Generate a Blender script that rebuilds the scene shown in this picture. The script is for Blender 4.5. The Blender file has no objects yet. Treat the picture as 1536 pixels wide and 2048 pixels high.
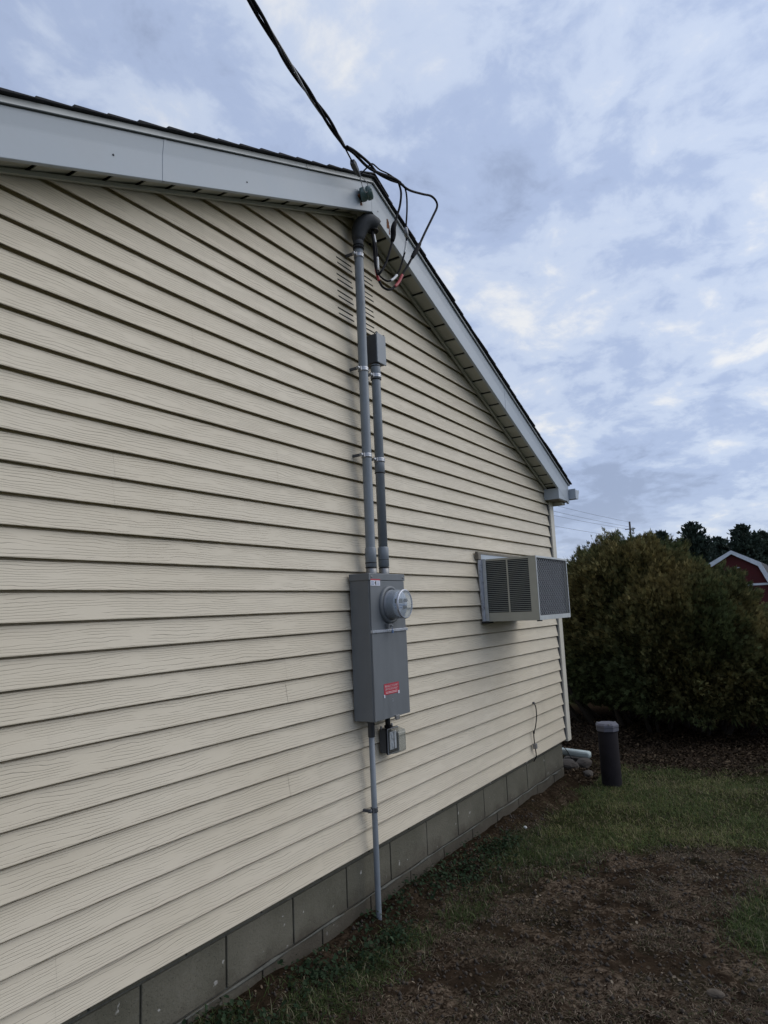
import bpy, bmesh, math, random
import numpy as np
from mathutils import Vector, Matrix
random.seed(7); RNG = np.random.default_rng(11)
SC = bpy.context.scene; COL = SC.collection

# ---------------------------------------------------------------- camera
CAM = (0.0, -2.1433, 1.56)
_r = Vector((0.54421521, -0.83788687, -0.0421354)); _u = Vector((-0.09795507, -0.11334294, 0.98871542)); _f = Vector((0.83320742, 0.5339466, 0.14375822))
cd = bpy.data.cameras.new('camera'); cam = bpy.data.objects.new('camera', cd); COL.objects.link(cam)
cam.matrix_world = Matrix(((_r.x, _u.x, -_f.x, CAM[0]), (_r.y, _u.y, -_f.y, CAM[1]), (_r.z, _u.z, -_f.z, CAM[2]), (0, 0, 0, 1)))
cd.sensor_fit = 'VERTICAL'; cd.sensor_height = 36.0; cd.lens = 1358.9 / 2048 * 36.0
cd.clip_start = 0.05; cd.clip_end = 3000
SC.camera = cam

# ---------------------------------------------------------------- world, sun, exposure
SUN_DIR = Vector((0.46, -0.60, 0.66)).normalized()
SUN_STRENGTH = 1.35
W = bpy.data.worlds.new('World'); SC.world = W; W.use_nodes = True
def build_world():
    nt = W.node_tree; nt.nodes.clear(); N = nt.nodes.new; L = nt.links.new
    def math_(op, a, b=None, c=None):
        n = N('ShaderNodeMath'); n.operation = op
        for i, v in enumerate((a, b, c)):
            if v is None: continue
            if isinstance(v, (int, float)): n.inputs[i].default_value = v
            else: L(v, n.inputs[i])
        return n.outputs[0]
    out = N('ShaderNodeOutputWorld'); bg = N('ShaderNodeBackground')
    sky = N('ShaderNodeTexSky'); sky.sky_type = 'NISHITA'; sky.sun_disc = False
    sky.sun_elevation = math.asin(SUN_DIR.z); sky.sun_rotation = math.atan2(SUN_DIR.x, SUN_DIR.y)
    sky.air_density = 1.0; sky.dust_density = 1.0; sky.ozone_density = 2.0
    tc = N('ShaderNodeTexCoord'); sp = N('ShaderNodeSeparateXYZ'); L(tc.outputs['Generated'], sp.inputs[0])
    zc = math_('ADD', math_('MAXIMUM', sp.outputs[2], 0.0), 0.24)
    px = math_('DIVIDE', sp.outputs[0], zc); py = math_('DIVIDE', sp.outputs[1], zc)
    cb = N('ShaderNodeCombineXYZ'); L(px, cb.inputs[0]); L(py, cb.inputs[1]); cb.inputs[2].default_value = 3.7
    def noise(scale, detail, rough, dist, off):
        mp = N('ShaderNodeMapping'); mp.inputs['Location'].default_value = off; L(cb.outputs[0], mp.inputs[0])
        n = N('ShaderNodeTexNoise'); n.inputs['Scale'].default_value = scale; n.inputs['Detail'].default_value = detail
        n.inputs['Roughness'].default_value = rough; n.inputs['Distortion'].default_value = dist
        L(mp.outputs[0], n.inputs['Vector']); return n.outputs[0]
    big = noise(0.9, 3.0, 0.5, 0.3, (2.3, 1.1, 0)); mid = noise(3.6, 6.0, 0.56, 0.35, (0, 4.2, 0)); fine = noise(8.5, 6.0, 0.62, 0.3, (5, 0, 0))
    v = math_('ADD', math_('MULTIPLY', big, 0.40), math_('ADD', math_('MULTIPLY', mid, 0.42), math_('MULTIPLY', fine, 0.24)))
    ramp = N('ShaderNodeValToRGB'); L(v, ramp.inputs[0]); cr = ramp.color_ramp; cr.interpolation = 'EASE'
    cr.elements[0].position = 0.425; cr.elements[0].color = (3.5, 4.25, 6.05, 1)
    cr.elements[1].position = 0.655; cr.elements[1].color = (8.9, 9.05, 9.3, 1)
    e = cr.elements.new(0.50); e.color = (4.55, 5.5, 7.7, 1)
    e = cr.elements.new(0.565); e.color = (6.1, 7.0, 8.8, 1)
    # thin cloud lets a little of the clear sky through
    mix = N('ShaderNodeMix'); mix.data_type = 'RGBA'; mix.inputs[0].default_value = 0.9
    L(sky.outputs[0], mix.inputs[6]); L(ramp.outputs[0], mix.inputs[7])
    # overcast sky: brighter towards the hidden sun
    dn = N('ShaderNodeVectorMath'); dn.operation = 'DOT_PRODUCT'; L(tc.outputs['Generated'], dn.inputs[0]); dn.inputs[1].default_value = SUN_DIR
    g = math_('ADD', math_('MULTIPLY', dn.outputs['Value'], 0.22), 0.90)
    hz = N('ShaderNodeMapRange'); hz.interpolation_type = 'SMOOTHSTEP'; L(sp.outputs[2], hz.inputs[0])
    hz.inputs[1].default_value = -0.02; hz.inputs[2].default_value = 0.16; hz.inputs[3].default_value = 0.55; hz.inputs[4].default_value = 0.0
    m2 = N('ShaderNodeMix'); m2.data_type = 'RGBA'; L(hz.outputs[0], m2.inputs[0]); L(mix.outputs[2], m2.inputs[6]); m2.inputs[7].default_value = (5.6, 6.3, 7.5, 1)
    sc = N('ShaderNodeVectorMath'); sc.operation = 'SCALE'; L(m2.outputs[2], sc.inputs[0]); L(g, sc.inputs['Scale'])
    L(sc.outputs[0], bg.inputs[0]); bg.inputs[1].default_value = 0.1
    L(bg.outputs[0], out.inputs[0])
build_world()
sd = bpy.data.lights.new('sun', 'SUN'); sd.energy = SUN_STRENGTH; sd.angle = math.radians(62); sd.color = (1.0, 0.95, 0.86)
sun = bpy.data.objects.new('sun', sd); COL.objects.link(sun); sun.rotation_euler = (-SUN_DIR).to_track_quat('-Z', 'Y').to_euler(); sun.location = (0, -10, 20)
SC.view_settings.view_transform = 'Standard'; SC.view_settings.look = 'None'
SC.view_settings.exposure = 0.0; SC.view_settings.gamma = 1.0; SC.view_settings.use_curve_mapping = False

# ---------------------------------------------------------------- materials
MATS = {}
class NT:
    def __init__(s, name):
        s.m = bpy.data.materials.new(name); s.m.use_nodes = True; s.t = s.m.node_tree; s.t.nodes.clear()
        s.out = s.t.nodes.new('ShaderNodeOutputMaterial'); s.b = s.t.nodes.new('ShaderNodeBsdfPrincipled'); s.L(s.b.outputs[0], s.out.inputs[0])
        s.tc = s.t.nodes.new('ShaderNodeTexCoord')
    def N(s, t): return s.t.nodes.new(t)
    def L(s, a, b): s.t.links.new(a, b)
    def math(s, op, a, b=None, c=None):
        n = s.N('ShaderNodeMath'); n.operation = op
        for i, v in enumerate((a, b, c)):
            if v is None: continue
            if isinstance(v, (int, float)): n.inputs[i].default_value = v
            else: s.L(v, n.inputs[i])
        return n.outputs[0]
    def map(s, scale, loc=(0, 0, 0), src=None):
        n = s.N('ShaderNodeMapping'); n.inputs['Scale'].default_value = scale; n.inputs['Location'].default_value = loc
        s.L(src or s.tc.outputs['Object'], n.inputs[0]); return n.outputs[0]
    def noise(s, vec, scale=1, detail=3, rough=0.5, dist=0.0):
        n = s.N('ShaderNodeTexNoise'); n.inputs['Scale'].default_value = scale; n.inputs['Detail'].default_value = detail
        n.inputs['Roughness'].default_value = rough; n.inputs['Distortion'].default_value = dist; s.L(vec, n.inputs['Vector']); return n.outputs[0]
    def rng(s, v, a, b, c, d, smooth=False):
        n = s.N('ShaderNodeMapRange'); n.inputs[1].default_value = a; n.inputs[2].default_value = b; n.inputs[3].default_value = c; n.inputs[4].default_value = d
        if smooth: n.interpolation_type = 'SMOOTHSTEP'
        s.L(v, n.inputs[0]); return n.outputs[0]
    def mix(s, f, a, b, mode='MIX'):
        n = s.N('ShaderNodeMix'); n.data_type = 'RGBA'; n.blend_type = mode
        for i, v in ((0, f), (6, a), (7, b)):
            if isinstance(v, (int, float)): n.inputs[i].default_value = v
            elif isinstance(v, (tuple, list)): n.inputs[i].default_value = (*v[:3], 1)
            else: s.L(v, n.inputs[i])
        return n.outputs[2]
    def bump(s, h, strength=0.3, dist=0.01):
        n = s.N('ShaderNodeBump'); n.inputs['Strength'].default_value = strength; n.inputs['Distance'].default_value = dist
        s.L(h, n.inputs['Height']); s.L(n.outputs[0], s.b.inputs['Normal'])
    def attr(s, name):
        n = s.N('ShaderNodeAttribute'); n.attribute_name = name; return n
    def set(s, color=None, rough=None, metal=None, spec=None):
        if color is not None:
            if isinstance(color, (tuple, list)): s.b.inputs['Base Color'].default_value = (*color[:3], 1)
            else: s.L(color, s.b.inputs['Base Color'])
        if rough is not None:
            if isinstance(rough, (int, float)): s.b.inputs['Roughness'].default_value = rough
            else: s.L(rough, s.b.inputs['Roughness'])
        if metal is not None: s.b.inputs['Metallic'].default_value = metal
        if spec is not None: s.b.inputs['Specular IOR Level'].default_value = spec
def basic(name, col, rough=0.6, metal=0.0, var=0.12, scale=14.0, bump=0.0, spec=0.5, stretch=(1, 1, 1)):
    m = NT(name); v = m.noise(m.map(stretch), scale, 5, 0.6)
    w = m.noise(m.map((1, 1, 1), (3, 1, 7)), scale * 0.17, 3, 0.5)
    f = m.math('ADD', m.rng(v, 0.3, 0.7, 1 - var, 1 + var), m.rng(w, 0.3, 0.7, -var * 0.7, var * 0.7))
    n = m.N('ShaderNodeVectorMath'); n.operation = 'SCALE'; n.inputs[0].default_value = col; m.L(f, n.inputs['Scale'])
    m.set(n.outputs[0], m.rng(v, 0.3, 0.7, max(0.05, rough - 0.08), min(1, rough + 0.08)), metal, spec)
    if bump: m.bump(v, bump, 0.004)
    MATS[name] = m.m; return m.m

def siding_mat():
    m = NT('cream_vinyl'); P = m.tc.outputs['Object']
    sp = m.N('ShaderNodeSeparateXYZ'); m.L(P, sp.inputs[0])
    n1 = m.noise(m.map((1.7, 1.0, 9.7)), 1.0, 2, 0.5); n2 = m.noise(m.map((9, 1, 30), (3, 0, 1)), 1.0, 2, 0.5)
    t = m.math('ADD', m.math('MULTIPLY', sp.outputs[2], 96.0), m.math('ADD', m.math('MULTIPLY', n1, 5.5), m.math('MULTIPLY', n2, 1.3)))
    pp = m.math('PINGPONG', t, 0.5)
    line = m.rng(pp, 0.01, 0.125, 1.0, 0.0, True)
    br = m.rng(m.noise(m.map((5, 1, 34), (8, 2, 0)), 1.0, 2, 0.5), 0.36, 0.50, 0.0, 1.0, True)
    ln = m.math('MULTIPLY', line, br)
    fine = m.noise(m.map((30, 30, 240)), 1.0, 2, 0.6)
    dirt = m.noise(m.map((0.9, 1, 2.2), (0, 5, 2)), 1.0, 4, 0.55)
    base = m.mix(m.rng(dirt, 0.35, 0.68, 0, 1), (0.612, 0.541, 0.418), (0.672, 0.602, 0.478))
    streak = m.rng(m.noise(m.map((14, 1, 0.7), (2, 0, 4)), 1.0, 3, 0.6), 0.58, 0.8, 0, 0.16)
    base = m.mix(streak, base, (0.38, 0.34, 0.27))
    col = m.mix(m.math('MULTIPLY', ln, m.rng(m.noise(m.map((1.3, 1, 9.71), (5, 5, 1)), 1.0, 2, 0.5), 0.35, 0.65, 0.22, 0.62)), base, (0.22, 0.195, 0.15))
    m.set(col, m.rng(dirt, 0.3, 0.7, 0.42, 0.56), 0, 0.35)
    m.bump(m.math('ADD', m.math('MULTIPLY', ln, -1.0), m.math('MULTIPLY', fine, 0.25)), 0.6, 0.0016)
    MATS['siding'] = m.m
siding_mat()

def concrete_mat():
    m = NT('painted_block'); a = m.noise(m.map((1, 1, 1)), 3.0, 6, 0.65); b = m.noise(m.map((1, 1, 1), (4, 4, 4)), 70, 4, 0.7); c = m.noise(m.map((1, 1, 1), (9, 1, 2)), 240, 2, 0.5)
    col = m.mix(m.rng(a, 0.35, 0.65, 0, 1), (0.100, 0.095, 0.071), (0.142, 0.132, 0.102))
    col = m.mix(m.rng(b, 0.55, 0.75, 0, 0.35), col, (0.17, 0.17, 0.155))
    chip = m.rng(m.noise(m.map((1, 1, 1), (1, 7, 3)), 18, 3, 0.5), 0.70, 0.73, 0, 1)
    col = m.mix(m.math('MULTIPLY', chip, 0.8), col, (0.42, 0.41, 0.38))
    sp = m.N('ShaderNodeSeparateXYZ'); m.L(m.tc.outputs['Object'], sp.inputs[0])
    splash = m.rng(m.math('ADD', sp.outputs[2], m.math('MULTIPLY', m.noise(m.map((1, 1, 1), (2, 2, 8)), 7, 5, 0.65), 0.30)), 0.20, 0.34, 0.75, 0.0, True)
    col = m.mix(splash, col, (0.055, 0.045, 0.034))
    pore = m.rng(m.noise(m.map((1, 1, 1), (6, 3, 3)), 160, 3, 0.6), 0.60, 0.70, 0, 1); col = m.mix(m.math('MULTIPLY', pore, 0.55), col, (0.04, 0.04, 0.034))
    m.set(col, 0.9, 0, 0.2); m.bump(m.math('SUBTRACT', m.math('ADD', b, m.math('MULTIPLY', a, 0.8)), m.math('MULTIPLY', pore, 0.8)), 0.6, 0.005)
    MATS['block'] = m.m
concrete_mat()

def leaf_mat(name, rough=0.6, trans=0.25):
    m = NT(name); a = m.attr('Col')
    v = m.noise(m.map((1, 1, 1)), 60, 2, 0.5); n = m.N('ShaderNodeVectorMath'); n.operation = 'SCALE'; m.L(a.outputs['Color'], n.inputs[0]); m.L(m.rng(v, 0.3, 0.7, 0.85, 1.15), n.inputs['Scale'])
    m.set(n.outputs[0], rough, 0, 0.08)
    tr = m.N('ShaderNodeBsdfTranslucent'); m.L(n.outputs[0], tr.inputs[0]); mx = m.N('ShaderNodeMixShader'); mx.inputs[0].default_value = trans
    m.L(m.b.outputs[0], mx.inputs[1]); m.L(tr.outputs[0], mx.inputs[2]); m.L(mx.outputs[0], m.out.inputs[0])
    MATS[name] = m.m
leaf_mat('leaf'); leaf_mat('blade', 0.55, 0.3); leaf_mat('needle', 0.7, 0.1); leaf_mat('litter', 0.85, 0.05)

def ground_mat():
    m = NT('soil_and_lawn'); a = m.attr('Col'); sp = m.N('ShaderNodeSeparateColor'); m.L(a.outputs['Color'], sp.inputs[0])
    n0 = m.noise(m.map((1, 1, 1)), 1.6, 5, 0.6, 0.5); n1 = m.noise(m.map((1, 1, 1)), 9, 6, 0.65, 0.6); n2 = m.noise(m.map((1, 1, 1), (3, 3, 0)), 46, 5, 0.7, 0.8); n3 = m.noise(m.map((1, 1, 1)), 0.35, 4, 0.6)
    n4 = m.noise(m.map((1, 1, 1), (7, 2, 0)), 4.2, 5, 0.62, 1.2); n5 = m.noise(m.map((1, 1, 1), (1, 9, 0)), 120, 4, 0.7, 0.4)
    soil = m.mix(m.rng(n1, 0.35, 0.65, 0, 1), (0.013, 0.0092, 0.0065), (0.041, 0.028, 0.0185))
    tan = m.math('MULTIPLY', m.rng(n2, 0.44, 0.60, 0, 1), m.rng(n4, 0.45, 0.56, 0.03, 1))
    soil = m.mix(m.math('MULTIPLY', tan, 0.8), soil, (0.165, 0.125, 0.090))
    soil = m.mix(m.rng(n5, 0.55, 0.75, 0, 0.5), soil, (0.08, 0.058, 0.041))
    soil = m.mix(m.rng(n0, 0.54, 0.68, 0, 0.5), soil, (0.024, 0.027, 0.014))
    lawn = m.mix(m.rng(n1, 0.3, 0.7, 0, 1), (0.016, 0.020, 0.008), (0.036, 0.040, 0.017))
    far = m.N('ShaderNodeVectorMath'); far.operation = 'LENGTH'; m.L(m.tc.outputs['Object'], far.inputs[0])
    lawn = m.mix(m.rng(far.outputs['Value'], 12, 24, 0, 1), lawn, m.mix(m.rng(n3, 0.4, 0.65, 0, 1), (0.07, 0.095, 0.032), (0.12, 0.11, 0.06)))
    mulch = m.mix(m.rng(n2, 0.35, 0.65, 0, 1), (0.009, 0.0065, 0.0045), (0.036, 0.024, 0.015))
    c = m.mix(sp.outputs[0], lawn, soil); c = m.mix(sp.outputs[1], c, mulch)
    m.set(c, 1.0, 0, 0.0); m.bump(m.math('ADD', n1, m.math('MULTIPLY', n2, 0.5)), 0.7, 0.02)
    MATS['ground'] = m.m
ground_mat()

basic('white_trim', (0.36, 0.405, 0.45), 0.42, 0, 0.07, 3, 0.10)
basic('soffit_paint', (0.42, 0.42, 0.36), 0.6, 0, 0.06, 6)
basic('drip_metal', (0.40, 0.42, 0.42), 0.4, 0.0, 0.08, 10)
basic('post_vinyl', (0.58, 0.545, 0.46), 0.5, 0, 0.05, 8)
basic('shingle', (0.028, 0.028, 0.031), 0.95, 0, 0.4, 90, 0.5)
basic('sheathing', (0.025, 0.025, 0.025), 0.9)
basic('mortar', (0.095, 0.095, 0.08), 0.95, 0, 0.3, 50, 0.5)
basic('pvc_grey', (0.205, 0.230, 0.255), 0.45, 0, 0.10, 12, 0.02)
basic('box_grey', (0.145, 0.156, 0.166), 0.45, 0, 0.09, 16, 0.03, 0.5, (1, 1, 0.18))
basic('dark_grey', (0.060, 0.064, 0.072), 0.5, 0, 0.1, 20)
basic('head_grey', (0.055, 0.059, 0.065), 0.6, 0, 0.15, 20, 0.05, 0.3)
basic('steel', (0.40, 0.41, 0.43), 0.42, 0.9, 0.12, 60)
basic('dull_steel', (0.28, 0.28, 0.28), 0.5, 0.8, 0.2, 60)
basic('rubber', (0.008, 0.008, 0.010), 0.7, 0, 0.2, 40, 0, 0.15)
basic('black', (0.008, 0.008, 0.009), 0.6, 0, 0.1, 30)
basic('white_tape', (0.70, 0.70, 0.70), 0.5, 0, 0.08, 60)
basic('red_tape', (0.35, 0.03, 0.035), 0.45, 0, 0.12, 60)
basic('bare_alu', (0.32, 0.33, 0.35), 0.5, 0.7, 0.2, 80)
basic('porcelain', (0.105, 0.165, 0.16), 0.16, 0, 0.15, 25)
basic('rust', (0.16, 0.055, 0.02), 0.9, 0, 0.4, 80)
basic('ac_case', (0.40, 0.385, 0.315), 0.5, 0, 0.07, 9, 0.02)
basic('ac_louver', (0.25, 0.26, 0.225), 0.5, 0, 0.08, 20)
basic('ac_dark', (0.014, 0.015, 0.018), 0.7)
basic('ac_fin', (0.022, 0.026, 0.036), 0.6, 0.0, 0.25, 40, 0, 0.5, (1, 1, 0.1))
basic('ac_mesh', (0.50, 0.52, 0.52), 0.45, 0.3, 0.1, 40)
basic('guard', (0.33, 0.345, 0.36), 0.6, 0.2, 0.1, 40)
basic('flashing', (0.45, 0.47, 0.52), 0.3, 0.5, 0.15, 20)
basic('trim_brown', (0.17, 0.15, 0.12), 0.7, 0, 0.2, 20)
basic('meter_grey', (0.22, 0.235, 0.26), 0.35, 0, 0.06, 15)
basic('meter_face', (0.42, 0.46, 0.53), 0.5, 0, 0.05, 20)
basic('lcd', (0.035, 0.05, 0.048), 0.2)
basic('blue_print', (0.10, 0.17, 0.32), 0.5)
basic('outlet_white', (0.75, 0.76, 0.78), 0.4, 0, 0.04, 20)
basic('red_label', (0.42, 0.035, 0.055), 0.45, 0, 0.06, 40)
basic('white_label', (0.62, 0.63, 0.70), 0.45, 0, 0.06, 40)
basic('pink_print', (0.72, 0.55, 0.56), 0.5)
basic('well_cap', (0.10, 0.10, 0.122), 0.8, 0, 0.15, 20)
basic('well_casing', (0.016, 0.014, 0.016), 0.85, 0, 0.25, 12, 0.05, 0.12)
basic('downspout', (0.40, 0.46, 0.45), 0.6, 0, 0.08, 14)
basic('rock', (0.055, 0.046, 0.038), 0.9, 0, 0.35, 9, 0.4)
basic('pebble', (0.5, 0.5, 0.48), 0.8, 0, 0.1, 20)
basic('clod', (0.050, 0.040, 0.031), 0.95, 0, 0.35, 30, 0.5)
basic('clod_pale', (0.085, 0.070, 0.055), 0.95, 0, 0.3, 30, 0.5, 0.2)
basic('bark', (0.030, 0.024, 0.019), 0.95, 0, 0.3, 20, 0.5, 0.3, (1, 1, 0.2))
basic('barn_red', (0.060, 0.011, 0.013), 0.85, 0, 0.15, 1.2, 0, 0.3)
basic('barn_white', (0.55, 0.58, 0.65), 0.7)
basic('barn_roof', (0.03, 0.032, 0.04), 0.9)
basic('pole_wood', (0.05, 0.042, 0.035), 0.9, 0, 0.2, 4)
basic('wire_far', (0.10, 0.11, 0.13), 0.7)
def glass_mat(name, col, alpha, rough):
    m = NT(name); m.set(col, rough, 0, 0.8)
    tr = m.N('ShaderNodeBsdfTransparent'); tr.inputs[0].default_value = (0.92, 0.95, 0.97, 1); lw = m.N('ShaderNodeLayerWeight'); lw.inputs[0].default_value = 0.35
    f = m.rng(lw.outputs['Facing'], 0, 1, alpha, min(1, alpha + 0.55)); mx = m.N('ShaderNodeMixShader'); m.L(f, mx.inputs[0]); m.L(tr.outputs[0], mx.inputs[1]); m.L(m.b.outputs[0], mx.inputs[2]); m.L(mx.outputs[0], m.out.inputs[0])
    MATS[name] = m.m
glass_mat('clear_cover', (0.55, 0.60, 0.64), 0.10, 0.06)
glass_mat('hazy_cover', (0.30, 0.30, 0.26), 0.30, 0.15)

# ---------------------------------------------------------------- helpers
BASE = {}
def thing(name, label, cat, loc=(0, 0, 0), group=None):
    o = bpy.data.objects.new(name, None); COL.objects.link(o); o.location = loc; o.empty_display_size = 0.1
    o['label'] = label; o['category'] = cat
    if group: o['group'] = group
    BASE[o.name] = Vector(loc); return o
def tag(o, label, cat, group=None, kind=None):
    o['label'] = label; o['category'] = cat
    if group: o['group'] = group
    if kind: o['kind'] = kind
    return o
class MB:
    def __init__(s): s.v = []; s.f = []; s.sm = []
    def add(s, verts, faces, smooth=False):
        k = len(s.v); s.v += [tuple(v) for v in verts]; s.f += [tuple(i + k for i in f) for f in faces]; s.sm += [smooth] * len(faces); return s
    def box(s, a, b):
        (x0, y0, z0), (x1, y1, z1) = a, b
        x0, x1 = min(x0, x1), max(x0, x1); y0, y1 = min(y0, y1), max(y0, y1); z0, z1 = min(z0, z1), max(z0, z1)
        return s.add([(x0, y0, z0), (x1, y0, z0), (x1, y1, z0), (x0, y1, z0), (x0, y0, z1), (x1, y0, z1), (x1, y1, z1), (x0, y1, z1)],
                     [(3, 2, 1, 0), (4, 5, 6, 7), (0, 1, 5, 4), (1, 2, 6, 5), (2, 3, 7, 6), (3, 0, 4, 7)])
    def prism_y(s, poly, y0, y1):   # polygon in (x,z), extruded from y0 (front) to y1 (back); poly counter-clockwise seen from -y
        n = len(poly); A = [(x, y0, z) for x, z in poly]; B = [(x, y1, z) for x, z in poly]
        F = [tuple(range(n)), tuple(range(2 * n - 1, n - 1, -1))] + [((i + 1) % n, i, n + i, n + (i + 1) % n) for i in range(n)]
        return s.add(A + B, F)
    def tube(s, pts, r, n=12, caps=True, smooth=True):
        pts = [Vector(p) for p in pts]; R = r if isinstance(r, (list, tuple)) else [r] * len(pts)
        T = [(pts[min(i + 1, len(pts) - 1)] - pts[max(i - 1, 0)]).normalized() for i in range(len(pts))]
        ref = Vector((0, 0, 1)) if abs(T[0].z) < 0.9 else Vector((1, 0, 0)); U = T[0].cross(ref).normalized(); rings = []; V = []
        for i, p in enumerate(pts):
            U = (U - T[i] * U.dot(T[i])).normalized(); Wd = T[i].cross(U)
            for k in range(n):
                a = 2 * math.pi * k / n; V.append(p + (U * math.cos(a) + Wd * math.sin(a)) * R[i])
        F = []
        for i in range(len(pts) - 1):
            for k in range(n): F.append((i * n + k, i * n + (k + 1) % n, (i + 1) * n + (k + 1) % n, (i + 1) * n + k))
        s.add(V, F, smooth)
        if caps:
            k0 = len(s.v) - len(V); s.f += [tuple(k0 + i for i in range(n - 1, -1, -1)), tuple(k0 + (len(pts) - 1) * n + i for i in range(n))]; s.sm += [False, False]
        return s
    def lathe(s, prof, c, axis='z', n=24, smooth=True):  # prof: (radius, height along axis)
        V = []
        for r, h in prof:
            for k in range(n):
                a = 2 * math.pi * k / n; u, w = r * math.cos(a), r * math.sin(a)
                V.append((c[0] + u, c[1] + w, c[2] + h) if axis == 'z' else (c[0] + u, c[1] - h, c[2] + w))
        F = [(i * n + k, i * n + (k + 1) % n, (i + 1) * n + (k + 1) % n, (i + 1) * n + k) for i in range(len(prof) - 1) for k in range(n)]
        return s.add(V, F, smooth)
    def build(s, name, mat, parent=None, bevel=0.0, recalc=True, base=None):
        b = BASE[parent.name] if parent else Vector(base or (0, 0, 0))
        me = bpy.data.meshes.new(name); me.from_pydata([(v[0] - b.x, v[1] - b.y, v[2] - b.z) for v in s.v], [], s.f)
        me.polygons.foreach_set('use_smooth', s.sm)
        if recalc or bevel:
            bm = bmesh.new(); bm.from_mesh(me)
            if bevel:
                ed = [e for e in bm.edges if len(e.link_faces) == 2 and e.calc_face_angle(0) > 0.6]
                bmesh.ops.bevel(bm, geom=ed, offset=bevel, segments=2, affect='EDGES', profile=0.5, clamp_overlap=True)
            bmesh.ops.recalc_face_normals(bm, faces=bm.faces); bm.to_mesh(me); bm.free()
        me.materials.append(MATS[mat] if isinstance(mat, str) else mat)
        o = bpy.data.objects.new(name, me); COL.objects.link(o)
        if parent: o.parent = parent; BASE[o.name] = b
        else: o.location = b; BASE[o.name] = b
        return o
def curve(pts, n=6):   # Catmull-Rom through points
    P = [Vector(p) for p in pts]; P = [2 * P[0] - P[1]] + P + [2 * P[-1] - P[-2]]; out = []
    for i in range(1, len(P) - 2):
        for k in range(n):
            t = k / n; a, b, c, d = P[i - 1], P[i], P[i + 1], P[i + 2]
            out.append(0.5 * ((2 * b) + (c - a) * t + (2 * a - 5 * b + 4 * c - d) * t * t + (3 * b - a - 3 * c + d) * t ** 3))
    out.append(P[-2]); return out
def np_mesh(name, V, quads=None, tris=None, col=None, mat=None, smooth=False, parent=None):
    me = bpy.data.meshes.new(name); V = np.asarray(V, dtype=np.float32); me.vertices.add(len(V)); me.vertices.foreach_set('co', V.ravel())
    idx = []; starts = []; k = 0
    if quads is not None and len(quads): q = np.asarray(quads, dtype=np.int32); idx.append(q.ravel()); starts.append(np.arange(len(q), dtype=np.int32) * 4); k = len(q) * 4
    if tris is not None and len(tris): t = np.asarray(tris, dtype=np.int32); idx.append(t.ravel()); starts.append(np.arange(len(t), dtype=np.int32) * 3 + k)
    idx = np.concatenate(idx); starts = np.concatenate(starts)
    me.loops.add(len(idx)); me.loops.foreach_set('vertex_index', idx); me.polygons.add(len(starts)); me.polygons.foreach_set('loop_start', starts)
    if smooth: me.polygons.foreach_set('use_smooth', np.ones(len(starts), dtype=bool))
    me.update(calc_edges=True); me.validate()
    if col is not None:
        ca = me.color_attributes.new('Col', 'FLOAT_COLOR', 'POINT'); c4 = np.ones((len(V), 4), dtype=np.float32); c4[:, :3] = col; ca.data.foreach_set('color', c4.ravel())
    if mat: me.materials.append(MATS[mat])
    o = bpy.data.objects.new(name, me); COL.objects.link(o)
    if parent: o.parent = parent; o.location = -BASE[parent.name]; BASE[o.name] = Vector((0, 0, 0))
    return o
def vnoise(P, seed=0):   # value noise, P (n,3) -> 0..1
    P = np.asarray(P, dtype=np.float64); i = np.floor(P).astype(np.int64); f = P - i; f = f * f * (3 - 2 * f); r = 0
    def h(a, b, c):
        n = (a * 374761393 + b * 668265263 + c * 1274126177 + seed * 974711) & 0x7fffffff
        n = ((n ^ (n >> 13)) * 1103515245) & 0x7fffffff; return ((n ^ (n >> 16)) & 0xffff) / 65535.0
    for dx in (0, 1):
        for dy in (0, 1):
            for dz in (0, 1):
                w = (f[:, 0] if dx else 1 - f[:, 0]) * (f[:, 1] if dy else 1 - f[:, 1]) * (f[:, 2] if dz else 1 - f[:, 2]); r = r + w * h(i[:, 0] + dx, i[:, 1] + dy, i[:, 2] + dz)
    return r
def fbm2(x, y, sc, seed=0, octv=4):
    t = 0; a = 0.5; s = 0
    for k in range(octv):
        t = t + a * vnoise(np.stack([x * sc * 2 ** k, y * sc * 2 ** k, np.full_like(x, 0.5)], -1), seed + k); s += a; a *= 0.5
    return t / s

# ================================================================ GROUND
DIRT = np.array([(3.35, -0.05), (3.99, -0.22), (4.55, -0.62), (4.78, -0.95), (5.05, -1.28), (5.02, -1.7), (4.9, -2.6), (3.5, -3.3), (0.6, -3.3), (0.4, 0.2), (2.85, 0.2)])
def polydist(x, y, poly):
    d = np.full(x.shape, 1e9); ins = np.zeros(x.shape, dtype=bool); n = len(poly)
    for i in range(n):
        ax, ay = poly[i]; bx, by = poly[(i + 1) % n]; ex, ey = bx - ax, by - ay
        t = np.clip(((x - ax) * ex + (y - ay) * ey) / (ex * ex + ey * ey), 0, 1); d = np.minimum(d, np.hypot(x - ax - t * ex, y - ay - t * ey))
        c = ((ay > y) != (by > y)); xi = ax + (y - ay) * ex / (ey if abs(ey) > 1e-9 else 1e-9); ins ^= c & (x < xi)
    return np.where(ins, -d, d)
def dirtness(x, y):
    n = fbm2(x, y, 2.2, 5, 4) - 0.5
    d = polydist(x, y, DIRT) + n * 0.55; dirt = np.clip(0.5 - d / 0.22, 0, 1)
    g = np.hypot((x - 3.95) / 0.30, (y + 1.72) / 0.14) + n * 1.2     # green patch in the bare earth
    dirt = np.minimum(dirt, np.clip((g - 0.7) / 0.6, 0, 1))
    strip = np.clip(1.0 - (np.abs(y + 0.06) - 0.12 - n * 0.35) / 0.10, 0, 1) * ((x > 2.0) & (x < 6.4)) * 0.9
    return np.maximum(dirt, strip)
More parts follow.
